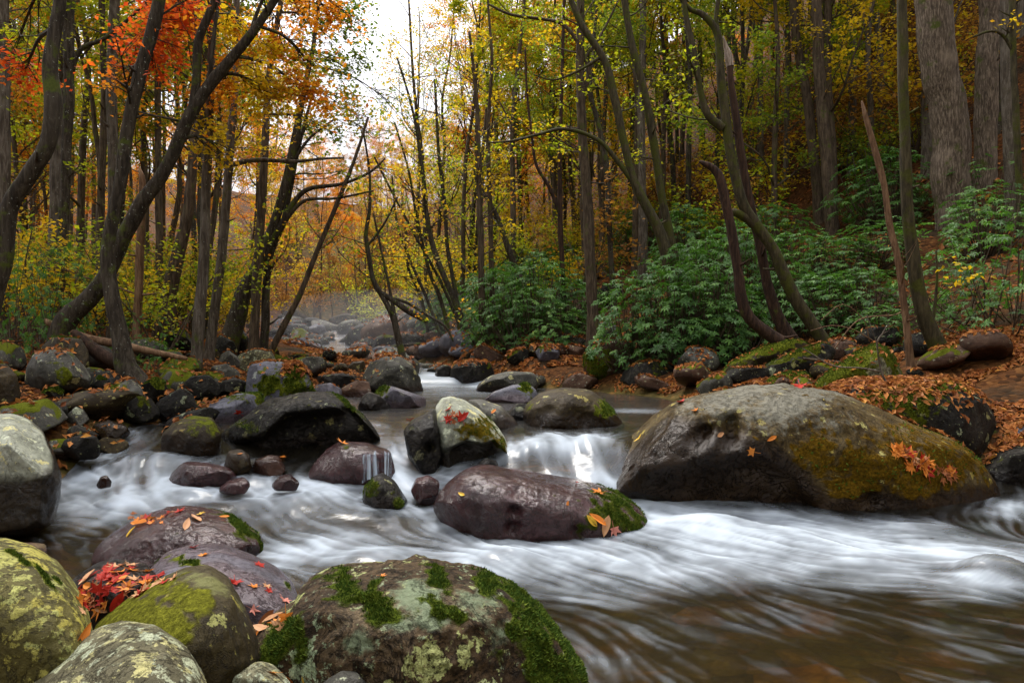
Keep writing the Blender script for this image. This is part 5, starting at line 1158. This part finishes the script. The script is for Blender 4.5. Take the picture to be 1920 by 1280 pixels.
T_('thin dark sinuous trunk behind the tall brown tree', 18., 'black', [(1150,570,12),(1142,420,12),(1136,300,12),(1120,225,11),(1106,170,10),(1112,100,8),(1120,0,6)], seed=48, leaf='yellowgreen', leafL=.1, twigs=14)
T_('broken hook-topped black snag rising from the mossy boulders', 10.4, 'red', [(1480,655,34),(1442,626,28),(1406,596,25),(1390,560,24),(1382,500,22),(1372,430,20),(1358,370,20),(1346,328,19),(1328,310,14),(1312,303,7)], seed=49, tophi=False, twigs=0, ndens=0, name='dead_tree')
r = T_('red-brown dead trunk with a pale splintered top', 11.2, 'red', [(1484,645,40),(1464,610,28),(1446,560,23),(1430,480,20),(1410,400,18),(1395,320,18),(1381,230,17),(1371,160,15),(1368,112,14)], seed=50, tophi=False, twigs=1, ndens=0, name='dead_tree')
c = place_px([(1369,125,15),(1366,105,16),(1361,88,11),(1356,68,3)], 11.2); G = Geo(); cc = catmull(c, .04); G.tube(cc[:, :3]-np.array(r.location), cc[:, 3], 9, .3, 5); link('splintered_top', G.mesh('splintered_top', [BK['pale']]), r)
T_('moss-covered tree arching up from the slanting boulders with a jagged stub', 10.8, 'mossy', [(1566,672,40),(1546,640,30),(1511,590,28),(1481,540,27),(1450,468,24),(1418,424,23),(1393,382,22),(1380,330,21),(1367,270,20),(1357,200,20),(1350,130,18),(1345,62,16),(1318,28,13),(1270,-15,9)],
   [[(1418,424,22),(1395,406,20),(1373,396,15)], [(1346,70,12),(1343,30,10),(1352,-30,8)], [(1356,240,20),(1328,217,17),(1312,165,14),(1301,100,14),(1288,40,12),(1278,-30,10)]], seed=51, leaf='yellowgreen', twigs=5)
T_('crooked bare snag with weathered orange wood standing by the mossy dome', 9., 'snag', [(1708,690,18),(1701,620,15),(1692,550,14),(1685,490,14),(1668,420,13),(1658,350,13),(1648,310,14),(1635,260,12),(1622,215,10),(1616,190,4)], seed=52, tophi=False, twigs=1, ndens=0, name='dead_tree')
T_('green-stained slender tree with a thick mossy foot on the leafy bank', 9., 'mossy', [(1790,715,56),(1766,660,42),(1741,610,34),(1723,550,30),(1710,460,26),(1702,380,24),(1696,260,23),(1692,140,21),(1690,-30,20)], [[(1745,620,8),(1752,580,7),(1757,520,5),(1755,470,4)]], seed=53, leaf='gold', twigs=3)
T_('massive furrowed grey trunk with a mossy edge on the slope', 15., 'poplar', [(1802,465,96),(1794,400,82),(1785,300,76),(1774,200,74),(1762,100,74),(1752,0,72),(1746,-60,70)], seed=54, leaf='gold', twigs=2, flare=1.15)
T_('second furrowed grey trunk right behind the massive one', 15.6, 'poplar', [(1842,440,56),(1846,320,46),(1850,150,44),(1857,-50,42)], seed=55, leaf='gold', twigs=2)
T_('straight grey trunk lit pale near the outer edge of the slope', 14., 'grey', [(1902,480,40),(1898,350,31),(1892,200,28),(1888,80,28),(1886,-40,26)], seed=56, leaf='gold', twigs=1)
T_('narrow moss-green trunk touching the pale grey one at the edge', 13.2, 'mossy', [(1918,480,18),(1912,350,15),(1905,220,14),(1900,120,13),(1898,-40,12)], [[(1897,92,8),(1885,72,7),(1870,60,6),(1850,60,5),(1825,70,4)]], seed=57, leaf='gold', twigs=1)
T_('dark trunk in the gap behind the two furrowed ones', 17., 'black', [(1868,420,26),(1874,250,22),(1882,100,20),(1884,-40,18)], seed=58, leaf='gold', twigs=2)
T_('thick brown trunk highest up among the brown slope trees', 18., 'brown', [(1562,430,30),(1555,350,27),(1545,250,25),(1535,120,24),(1530,-40,22)], seed=59, leaf='gold', leafL=.1, twigs=8)
T_('leaning brown trunk beside the thick one on the brown slope', 19., 'brown', [(1540,425,24),(1530,330,22),(1515,200,20),(1495,80,18),(1485,-40,17)], seed=60, leaf='gold', leafL=.1, twigs=8)
T_('slim pale trunk past the thick one on the brown slope', 20., 'grey', [(1588,415,20),(1597,300,18),(1598,150,16),(1600,-40,15)], seed=61, leaf='gold', leafL=.1, twigs=8)
T_('smooth trunk half hidden behind the massive furrowed one', 17.5, 'grey', [(1742,400,28),(1738,250,24),(1735,100,22),(1733,-40,20)], seed=62, leaf='gold', leafL=.1, twigs=3)

# ------------------------------------------------------------------ forest trees copied from a few grown shapes
def forest_tree(seed, h, lean, nleaf, L, low=.3):
    rng = np.random.default_rng(seed)
    n = 22; t = np.linspace(0, 1, n)
    pts = np.c_[lean*t**1.4+.16*fbm(np.c_[t*3, t*0+seed, t*0], 3, seed)*h*.12, .12*h*.12*fbm(np.c_[t*3, t*0+seed+9, t*0], 3, seed+1)*6*t, h*t]
    r0 = .0052*h+.022; rad = r0*(1-.82*t)+.004; rad[0] *= 1.35
    G = Geo(); G.tube(pts, rad, 8, .08, seed)
    tips = []; G2 = Geo()
    for k in range(15):
        tt = low+(1-low)*rng.random()**.9; i = min(n-2, int(tt*n)); az = rng.uniform(0, 6.28); el = rng.uniform(.15, .95)
        dd = np.array([math.cos(az)*math.cos(el), math.sin(az)*math.cos(el), math.sin(el)])
        branch(G2, tips, pts[i], dd, h*rng.uniform(.10, .24)*(1.25-tt*.6), rad[i]*.42, 2, rng, .05, .14, 5, 4)
    v_, a_ = sprays(rng, np.array(tips), nleaf, L, .13)
    return (G.mesh('trunk', [BK['brown']]), leafy(G2, v_, a_, LF['gold'], BK['brown'], 'crown'))
FT = [forest_tree(300+i, [15, 17, 13, 18, 14, 16, 12, 19][i], [.4, -.9, 1.2, .2, -1.4, .7, -.4, .1][i], [8200, 9000, 7600, 8200, 7200, 8800, 7400, 8400][i], .105, [.25, .3, .15, .35, .2, .12, .1, .3][i]) for i in range(8)]
FT.append(forest_tree(390, 17, .8, 2300, .105, .3)); FT.append(forest_tree(391, 18, -1.0, 2000, .105, .25))
def put_tree(x, y, k, sc, leaf, bark, label, group, rot=None, name='tree'):
    root = empty(name, (x, y, gz(x, y)-.1)); root.scale = (sc, sc, sc); root.rotation_euler[2] = rr.uniform(0, 6.28) if rot is None else rot
    tag(root, label, 'tree', group)
    for nm, me in zip(('trunk', 'crown'), FT[k]):
        c = link(nm, me, root)
        for sl_, mm in zip(c.material_slots, (LF[leaf], BK[bark]) if nm == 'crown' else (BK[bark],)): sl_.link = 'OBJECT'; sl_.material = mm
    return root
LW = {'yellowgreen': 'yellow-green', 'gold': 'golden', 'orange': 'orange', 'rust': 'rusty brown', 'green': 'green', 'mixed': 'green and orange', 'red': 'red'}
BW = {'brown': 'brown', 'black': 'dark', 'grey': 'grey'}
used_xy = []
def scatter(n, region, leaves, barks, zone, mind, s0=.8, s1=1.15, tries=6000, ks=range(8)):
    k = 0
    for _ in range(tries):
        if k >= n: break
        x, y = region()
        if any((x-a)**2+(y-b_)**2 < mind*mind for a, b_ in used_xy): continue
        used_xy.append((x, y)); lf = rr.choice(leaves); bk = rr.choice(barks)
        put_tree(x, y, rr.choice(ks), rr.uniform(s0, s1), lf, bk, f'{LW[lf]} tree with {BW[bk]} trunk {zone}', f'{LW[lf]} {BW[bk]} trees {zone}'); k += 1
def reg(px0, px1, y0, y1, pw=1.):
    def f():
        y = y0+(y1-y0)*rr.random()**pw
        return (rr.uniform(px0, px1)-960)/F*y, y
    return f
scatter(30, reg(-120, 430, 15.5, 30, 1.), ['yellowgreen','yellowgreen','gold','mixed','orange','green'], ['brown','grey','black'], 'in the near wood beyond the curved trees', 1.15)
scatter(34, reg(-200, 520, 30, 56, 1.), ['yellowgreen','gold','orange','rust','gold'], ['brown','grey'], 'deep in the wood beyond the curved trees', 1.7)
scatter(26, reg(880, 1130, 22, 40, 1.), ['gold','yellowgreen','yellowgreen','orange','mixed'], ['brown','black'], 'in the grove upstream of the rhododendrons', 1.4)
scatter(5, reg(790, 900, 22, 32, 1.), ['mixed','rust','gold','mixed'], ['black','brown'], 'thinly leaved at the edge of the sky gap', 1.2, .8, 1.05, ks=(8, 9))
scatter(44, reg(1080, 1560, 21, 40, 1.), ['yellowgreen','yellowgreen','green','green','gold'], ['brown','grey','black'], 'on the slope above the rhododendrons', 1.5)
scatter(54, reg(1450, 2150, 18, 36, 1.), ['gold','yellowgreen','yellowgreen','green'], ['brown','grey','brown'], 'high on the brown slope among tall trunks', 1.25, .75, 1.05)
scatter(74, reg(470, 900, 44, 92, 1.), ['rust','rust','orange','gold','rust'], ['grey','brown'], 'on the far valley side upstream', 1.5, .5, .68)
scatter(16, reg(1000, 1500, 42, 62, 1.), ['gold','yellowgreen','orange'], ['brown'], 'behind the golden grove', 2.)

# unseen woods around and behind the standpoint, added to block the low sky
def woods(spots):
    V = []; Q = []; T = []; A = []; MI = []; nv = 0
    rng = np.random.default_rng(9)
    for (x, y) in spots:
        k = int(rng.integers(8)); s = rng.uniform(.85, 1.15); an = rng.uniform(0, 6.28); off = np.array([x, y, gz(x, y)-.1])
        Rm = np.array([[math.cos(an), -math.sin(an), 0], [math.sin(an), math.cos(an), 0], [0, 0, 1]])*s
        for me, tr in zip(FT[k], (True, False)):
            v = np.empty(len(me.vertices)*3, np.float32); me.vertices.foreach_get('co', v); v = v.reshape(-1, 3)@Rm.T+off
            lt = np.empty(len(me.polygons), np.int32); me.polygons.foreach_get('loop_total', lt)
            ls = np.empty(len(me.polygons), np.int32); me.polygons.foreach_get('loop_start', ls)
            lv = np.empty(len(me.loops), np.int32); me.loops.foreach_get('vertex_index', lv)
            mi = np.empty(len(me.polygons), np.int32); me.polygons.foreach_get('material_index', mi)
            q4 = lv[ls[lt == 4][:, None]+np.arange(4)]+nv; q3 = lv[ls[lt == 3][:, None]+np.arange(3)]+nv
            V.append(v); Q.append(q4); T.append(q3); MI.append(((np.ones_like(mi) if tr else mi)[lt == 4], (np.ones_like(mi) if tr else mi)[lt == 3])); nv += len(v); A.append(rng.random(len(v)))
    return mesh_np('woods', np.vstack(V), [np.vstack(Q), np.vstack(T)], {'rnd': np.concatenate(A)}, False, [LF['yellowgreen'], BK['brown']], np.concatenate([m_[0] for m_ in MI]+[m_[1] for m_ in MI]))
rw = np.random.default_rng(12); spots = []
for _ in range(4000):
    if len(spots) >= 40: break
    x, y = rw.uniform(-19, 20), rw.uniform(-17, 9)
    if y > -3.5 and (-.82*y-3.4-max(0, -y) < x < .86*y+4.6+max(0, -y)*1.2): continue
    if abs(x) < 3.4 and y > -6: continue
    if y > 4 and abs(x) < 9: continue
    if y > -1 and -10 < x < 0: continue
    if all((x-a)**2+(y-b_)**2 > 2.3 for a, b_ in spots): spots.append((x, y))
o = link('woods', woods(spots)); tag(o, 'autumn wood continuing unseen along both banks, added to block the low sky', kind='stuff')
# ------------------------------------------------------------------ saplings, rhododendrons, logs, twigs
def sapling_mesh(seed, h, nleaf, L, bushy=6):
    rng = np.random.default_rng(seed); G = Geo(); tips = []
    for k in range(bushy):
        az = rng.uniform(0, 6.28); el = rng.uniform(.9, 1.4); dd = np.array([math.cos(az)*math.cos(el), math.sin(az)*math.cos(el), math.sin(el)])
        branch(G, tips, np.array([rng.normal(0, .06), rng.normal(0, .06), 0]), dd, h*rng.uniform(.6, 1.), .012*h/2+.004, 2, rng, .04, .13, 5, 5)
    v_, a_ = sprays(rng, np.array(tips), nleaf, L, .10, .45)
    return leafy(G, v_, a_, LF['gold'], BK['brown'], 'foliage')
SP = [sapling_mesh(600+i, [1.6, 2.2, 2.8, 1.2][i], [750, 1000, 1200, 600][i], .085, [5, 4, 4, 7][i]) for i in range(4)]
def put_sapling(x, y, k, sc, leaf, label, group):
    root = link('sapling_bush', SP[k], None, (x, y, gz(x, y)-.05)); root.scale = (sc,)*3; root.rotation_euler[2] = rr.uniform(0, 6.28); tag(root, label, 'sapling', group)
    root.material_slots[0].link = 'OBJECT'; root.material_slots[0].material = LF[leaf]
def sap_scatter(n, region, leaves, zone, s0=.7, s1=1.2):
    for _ in range(n):
        x, y = region(); lf = rr.choice(leaves)
        put_sapling(x, y, rr.randrange(4), rr.uniform(s0, s1), lf, f'{LW[lf]} leafed sapling {zone}', f'{LW[lf]} saplings {zone}')
sap_scatter(30, reg(-60, 480, 11., 21, 1.), ['yellowgreen','gold','gold','yellowgreen','green'], 'in the undergrowth beyond the curved dark trees')
sap_scatter(44, reg(-60, 440, 21, 40), ['gold','orange','yellowgreen','rust'], 'deep in the wood beyond the curved dark trees', 1., 1.8)
sap_scatter(46, reg(470, 830, 46, 66), ['rust','rust','rust','gold','yellowgreen'], 'at the head of the stony stream bed', 1.2, 2.3)
sap_scatter(26, reg(760, 1100, 20, 36), ['gold','gold','yellowgreen'], 'under the golden grove', .9, 1.7)
sap_scatter(36, reg(1100, 1750, 18, 34), ['yellowgreen','gold','rust','green','rust'], 'on the slope above the rhododendrons', .9, 1.6)
sap_scatter(16, reg(1400, 1920, 16, 28), ['rust','rust','rust','gold'], 'on the brown slope among tall trunks', .8, 1.4)
x, y = (690-960)/F*36, 36.; put_sapling(x, y, 3, 1.6, 'yellowgreen', 'single bright yellow bush glowing at the end of the stony stream bed', None)

m, nt, g = newmat('rhododendron_leaves')
oi = g.n('ShaderNodeObjectInfo').outputs['Random']
c = g.ramp(g.math('ADD', g.math('MULTIPLY', g.attr('rnd'), .75), g.math('MULTIPLY', oi, .25)), [(0, (.016,.04,.008)), (.45, (.045,.115,.020)), (.8, (.10,.205,.034)), (.94, (.15,.25,.035)), (1, (.34,.24,.03))])
b = g.n('ShaderNodeBsdfPrincipled', ins={'Base Color': c, 'Roughness': .5, 'Specular IOR Level': .22})
t = g.n('ShaderNodeBsdfTranslucent', ins={'Color': (.12, .30, .03)}); mx = g.n('ShaderNodeMixShader', ins={0: .25})
nt.links.new(b.outputs[0], mx.inputs[1]); nt.links.new(t.outputs[0], mx.inputs[2]); g.out(mx.outputs[0]); RHO = m
def rhodo_mesh(seed, nw, rad=1., hgt=1.5):
    rng = np.random.default_rng(seed); G = Geo(); LVs = []; AS = []; Q = []; nv = 0
    for k in range(nw):
        az = rng.uniform(0, 6.28); u = rng.random()**.6; z = rng.random()
        rr_ = rad*math.sqrt(max(0, 1-(z*.95)**2.4))*(.45+.55*u)*(1+.25*math.sin(az*3+seed))
        tip = np.array([rr_*math.cos(az), rr_*math.sin(az), hgt*(.12+.88*z)+rng.normal(0, .05)])
        if k % (3 if nw > 100 else 7) == 0:
            b0 = tip*np.array([.15, .15, 0]); mid = .5*(b0+tip)+np.array([0, 0, -.1])+rng.normal(0, .06, 3)
            pts = catmull(np.array([b0, mid, tip]), .2); G.tube(pts, np.linspace(.014, .005, len(pts)), 4)
        ax = tip*np.array([1., 1., .35])/max(rad, .1)*.6+np.array([0, 0, .75])+rng.normal(0, .2, 3); ax /= np.linalg.norm(ax)
        s = np.cross(ax, [.2, .9, .3]); s /= np.linalg.norm(s); w = np.cross(ax, s)
        n = rng.integers(6, 10); ph = rng.uniform(0, 6.28); L = rng.uniform(.075, .125); droop = rng.uniform(-.25, .55); col = rng.random()
        for j in range(n):
            a_ = ph+j*2*PI/n+rng.normal(0, .12); d = math.cos(a_)*s+math.sin(a_)*w
            l = L*rng.uniform(.75, 1.15); wd = l*.15; side = np.cross(ax, d)
            dr = lambda t: ax*(.28*t*(1-t)*2-droop*t*t*.6)*l
            p0 = tip; p1 = tip+d*l*.35+dr(.35); p2 = tip+d*l*.72+dr(.72); p3 = tip+d*l+dr(1)
            up = ax*wd*.35
            LVs += [p0, p1+side*wd+up, p2+side*wd*.9+up, p3, p1-side*wd+up, p2-side*wd*.9+up, p1, p2]
            Q += [(nv, nv+6, nv+1, nv+1), (nv+6, nv+7, nv+2, nv+1), (nv+7, nv+3, nv+2, nv+2), (nv, nv+4, nv+6, nv+6), (nv+4, nv+5, nv+7, nv+6), (nv+5, nv+3, nv+7, nv+7)]
            nv += 8; AS += [min(1, max(0, col*.8+rng.normal(.1, .08)))]*8
    q = np.array(Q); tri = q[:, 2] == q[:, 3]
    return G.mesh('stems', [BK['brown']]), mesh_np('foliage', np.array(LVs), [q[~tri], q[tri][:, :3]], {'rnd': AS}, False, [RHO])
RM = [rhodo_mesh(700+i, 290) for i in range(4)]
RS = [rhodo_mesh(720+i, 70, 1.15) for i in range(3)]
def rhodo(px, py, d, r, label, group=None, sparse=False):
    x = (px-960)/F*d; zt = H-(py-640)/F*d+r*.75; z0 = gz(x, d)
    root = empty('rhododendron', (x, d, z0-.1)); s = max(r, .3); hz = max(.6*s, min(2.2*s, (zt-z0+.1)/1.5))
    zoff = zt-1.5*hz
    root.location.z = max(z0-.15, zoff) if zoff < z0+.6 else z0-.1
    root.scale = (s, s, hz); root.rotation_euler[2] = rr.uniform(0, 6.28); tag(root, label, 'shrub', group)
    for nm, me in zip(('stems', 'foliage'), rr.choice(RS if sparse else RM)): link(nm, me, root)
rho = [
 (945,560,17,1.1,'bluish-green rhododendron at the upstream end of the thicket'),(985,600,15.8,1.0,'rhododendron hanging low over the leafy bank upstream'),(1015,560,16.5,1.2,'tall rhododendron behind the low-hanging one'),(1040,620,15.4,.8,'small rhododendron near the foot of the tall straight tree'),
 (925,610,17,.7,'outermost small rhododendron over the dark rocks'),(1075,580,17,1.,'dim rhododendron close behind the tall straight tree'),
 (1190,590,12.8,.95,'bright rhododendron just past the tall straight tree'),(1250,575,12.6,1.,'broad rhododendron above the rounded brown boulder'),(1300,610,12.2,.9,'low glossy rhododendron over the rounded brown boulder'),(1350,575,12.4,1.,'rhododendron beside the hook-topped snag'),(1210,640,12.4,.5,'drooping tip of rhododendron over the leaf-roofed boulder'),
 (1300,530,13.6,1.,'rhododendron in the second row behind the broad one'),(1390,610,11.9,.7,'rhododendron tucked at the foot of the hook-topped snag'),(1395,490,13.6,1.,'high rhododendron behind the hook-topped snag'),(1340,640,12.2,.5,'small rhododendron under the snag'),
 (1470,560,12.6,.8,'rhododendron inside the curve of the mossy tree'),(1500,500,13.6,.9,'rhododendron above the curve of the mossy tree'),(1545,580,12.,.8,'rhododendron just outside the curved mossy tree'),(1570,510,13.6,.9,'rhododendron upslope of the curved mossy tree'),(1620,570,11.8,.8,'rhododendron beside the crooked bare snag'),(1640,490,14.,1.,'large dim rhododendron behind the crooked bare snag'),(1650,620,10.8,.5,'low rhododendron in front of the crooked bare snag'),
 (1760,560,10.6,.7,'rhododendron between the green-stained tree and the slope'),(1800,510,10.4,.9,'rhododendron below the massive furrowed trunk'),(1850,455,9.6,.8,'bright rhododendron spray high at the edge'),(1895,520,9.,.85,'big-leaved rhododendron at the outer edge'),(1905,430,9.4,.6,'topmost rhododendron at the outer edge'),(1840,580,9.8,.7,'rhododendron above the leafy bank at the edge'),(1900,600,9.,.55,'lowest rhododendron at the outer edge'),(1770,620,10.,.45,'small rhododendron beside the mossy foot of the green-stained tree'),
 (20,470,9.6,.5,'rhododendron against the S-curved tree'),(60,535,9.6,.5,'rhododendron under the S-curved tree'),(110,500,10.6,.5,'rhododendron in front of the pale grey trunk'),(20,585,8.8,.35,'low rhododendron on the rocky bank at the outer edge'),(105,580,9.2,.3,'small rhododendron above the fallen log'),(130,310,11.5,.55,'rhododendron spray high beside the pale grey trunk'),(200,330,12.,.4,'rhododendron spray behind the curved dark trunk'),(235,430,10.2,.28,'little rhododendron spray on the leaning trunk'),(290,610,10.2,.3,'small fern-green rhododendron behind the log'),(320,650,9.8,.28,'rhododendron sprig lying over the end of the log'),(62,430,9.6,.4,'rhododendron sprig between the curve and the pale trunk')]
for a in rho: rhodo(*a, None, a[0] < 400 or a[0] > 1660)
for (n, rg, zone) in ((16, reg(930, 1230, 18, 27), 'in the dark thicket behind the tall straight tree'), (9, reg(1230, 1700, 14.5, 22), 'in the dark thicket up the slope'), (4, reg(1600, 1950, 12, 18), 'in the thicket under the furrowed trunks'), (8, reg(830, 960, 19, 26), 'in the dim thicket by the leaning clump')):
    for k in range(n):
        x, y = rg(); z = gz(x, y); px = 960+x/y*F; r_ = rr.uniform(.8, 1.3); py = 640-(z+r_*.7-H)/y*F
        rhodo(px, py, y, r_, f'dim rhododendron {zone}', f'rhododendrons {zone}', k % 2 == 1)
# fallen logs
def log(label, d0, pts, bark, seed, name='fallen_log', k=12):
    c = catmull(place_px(pts, d0), .1); base = c[0, :3].copy()
    G = Geo(); G.tube(c[:, :3]-base, c[:, 3], k, .14, seed)
    o = link(name, G.mesh(name, [BK[bark]]), None, base); tag(o, label, 'log' if 'log' in name else 'branch'); return o
log('long pale fallen log slanting behind the curved dark trunk', 9.4, [(84,602,14),(120,618,17),(165,634,18),(230,647,17),(290,660,14),(350,672,9)], 'snag', 1)
log('rough broken fallen log wedged beneath the long pale one', 9., [(138,622,16),(165,645,24),(190,665,30),(225,684,26)], 'red', 2)
log('dark fallen log lying across the leafy bank past the green-stained tree', 9.6, [(1685,676,12),(1740,678,13),(1800,672,15),(1860,660,16),(1990,652,17)], 'brown', 3)
log('thin dark pole lying between the mossy dome and the slanting boulders', 9.2, [(1505,672,6),(1560,678,7),(1610,682,8)], 'brown', 4)
log('thin bare branch lying on the orange leaves near the edge', 9., [(1790,690,5),(1850,682,5),(1920,670,4)], 'brown', 5, 'fallen_branch', 6)
log('dark driftwood pole across the misty stones', 19., [(712,655,7),(745,649,8),(790,644,6)], 'black', 6)
root = empty('twig', P(1697,782,7.)); tag(root, 'lichen-covered bare twig standing up from the leafy slab', 'twig')
G = Geo(); bs = np.array(root.location)
for pts in ([(1697,782,9),(1680,750,8),(1662,718,7),(1652,695,6),(1646,660,5),(1645,640,5),(1655,625,4),(1664,608,3.5)], [(1652,697,5),(1615,690,5),(1575,688,4.5),(1552,682,4.5),(1530,668,4),(1505,653,3)], [(1655,625,3),(1668,618,2.5),(1666,605,2)], [(1646,650,3),(1634,615,2.5),(1625,590,2)]):
    c = catmull(place_px(pts, 7.), .04); G.tube(c[:, :3]-bs, c[:, 3]*.75, 6, .2, 9)
link('stem', G.mesh('stem', [BK['grey']]), root)
for (pts, lab, d) in (([(1640,640,3),(1600,618,3),(1560,610,2),(1520,620,2)], 'dead twig arching in front of the curved mossy tree', 9.6), ([(1560,660,3),(1610,600,3),(1680,590,3),(1712,570,2)], 'long dead twig leaning toward the crooked snag', 9.9), ([(1540,600,2),(1580,570,2),(1620,600,2),(1630,640,3)], 'thin bent dead twig behind the mossy dome', 10)):
    log(lab, d, pts, 'snag', 8, 'dead_twig', 5)

# mist lying over the stony bend
t = np.linspace(0, 2*PI, 48, endpoint=False); ph = np.linspace(-PI/2, PI/2, 24)
V = np.stack([np.cos(ph)[:, None]*np.cos(t)*5.6, np.cos(ph)[:, None]*np.sin(t)*8., np.sin(ph)[:, None]*np.ones(48)*1.9], -1)
V[..., 0] -= .30*V[..., 1]; V[..., 2] += .05*V[..., 1]; V *= (1+.10*fbm(V*.35, 2, 3))[..., None]
_i = np.arange(23)[:, None]; _j = np.arange(48)[None]
q = np.stack([_i*48+_j, _i*48+(_j+1) % 48, (_i+1)*48+(_j+1) % 48, (_i+1)*48+_j], -1).reshape(-1, 4)
m, nt, gg = newmat('mist'); vs = gg.n('ShaderNodeVolumePrincipled', ins={'Color': (.9, .9, .93), 'Density': .011, 'Anisotropy': .3})
om = gg.n('ShaderNodeOutputMaterial'); nt.links.new(vs.outputs[0], om.inputs['Volume'])
o = link('mist', mesh_np('mist', V.reshape(-1, 3), q, None, True, [m]), None, (-4.9, 25., 1.5)); tag(o, 'thin pale mist hanging over the stony bend of the stream', kind='stuff')
# ------------------------------------------------------------------ light, sky, camera
world = bpy.data.worlds.new('World'); scene.world = world; world.use_nodes = True
wt = world.node_tree; wt.nodes.clear(); g = NT(wt)
SUN_EL, SUN_AZ = R(58), R(-25)
sky = g.n('ShaderNodeTexSky', sky_type='NISHITA', sun_disc=False, sun_elevation=SUN_EL, sun_rotation=SUN_AZ, air_density=1., dust_density=6., ozone_density=1.)
# overcast: the clear-sky brightness is evened out, tinted grey and grows towards the zenith
bw = g.n('ShaderNodeRGBToBW'); g.set(bw.inputs[0], sky.outputs[0])
sx = g.n('ShaderNodeSeparateXYZ'); g.set(sx.inputs[0], g.n('ShaderNodeTexCoord').outputs['Generated'])
lum = g.math('MULTIPLY', g.math('POWER', g.math('MAXIMUM', bw.outputs[0], .3), .25), g.math('MULTIPLY_ADD', g.math('MAXIMUM', sx.outputs[2], 0.), 4.2, .75))
cw = g.n('ShaderNodeCombineColor')
g.set(cw.inputs[0], g.math('MULTIPLY', lum, .98)); g.set(cw.inputs[1], g.math('MULTIPLY', lum, .98)); g.set(cw.inputs[2], g.math('MULTIPLY', lum, 1.05))
cc = cw.outputs[0]
bg = g.n('ShaderNodeBackground', ins={'Color': cc, 'Strength': .15})
ow = g.n('ShaderNodeOutputWorld'); wt.links.new(bg.outputs[0], ow.inputs[0])
sl = bpy.data.lights.new('sun', 'SUN'); sl.energy = 1.5; sl.angle = R(18); sl.color = (1, .95, .87); sl.specular_factor = .25
so = link('sun', sl); 
sv = Vector((math.sin(SUN_AZ)*math.cos(SUN_EL), math.cos(SUN_AZ)*math.cos(SUN_EL), math.sin(SUN_EL)))
so.rotation_euler = sv.to_track_quat('Z', 'Y').to_euler()
so['kind'] = 'structure'
cam = bpy.data.cameras.new('camera'); cam.lens = 24; cam.sensor_width = 36; cam.clip_end = 600; cam.clip_start = .05
co = link('camera', cam, None, (0, 0, H)); co.rotation_euler = (PI/2, 0, 0); scene.camera = co
scene.view_settings.view_transform = 'Standard'; scene.view_settings.look = 'None'
scene.view_settings.exposure = EXPO; scene.view_settings.gamma = 1
cy = scene.cycles
cy.use_denoising = True; cy.denoiser = 'OPENIMAGEDENOISE'
try: cy.denoising_input_passes = 'RGB_ALBEDO_NORMAL'; cy.denoising_prefilter = 'ACCURATE'
except Exception: pass
cy.max_bounces = 6; cy.diffuse_bounces = 3; cy.glossy_bounces = 3; cy.transmission_bounces = 4; cy.transparent_max_bounces = 8; cy.volume_bounces = 0
cy.caustics_reflective = False; cy.caustics_refractive = False
cy.sample_clamp_indirect = 4.
cy.use_adaptive_sampling = False
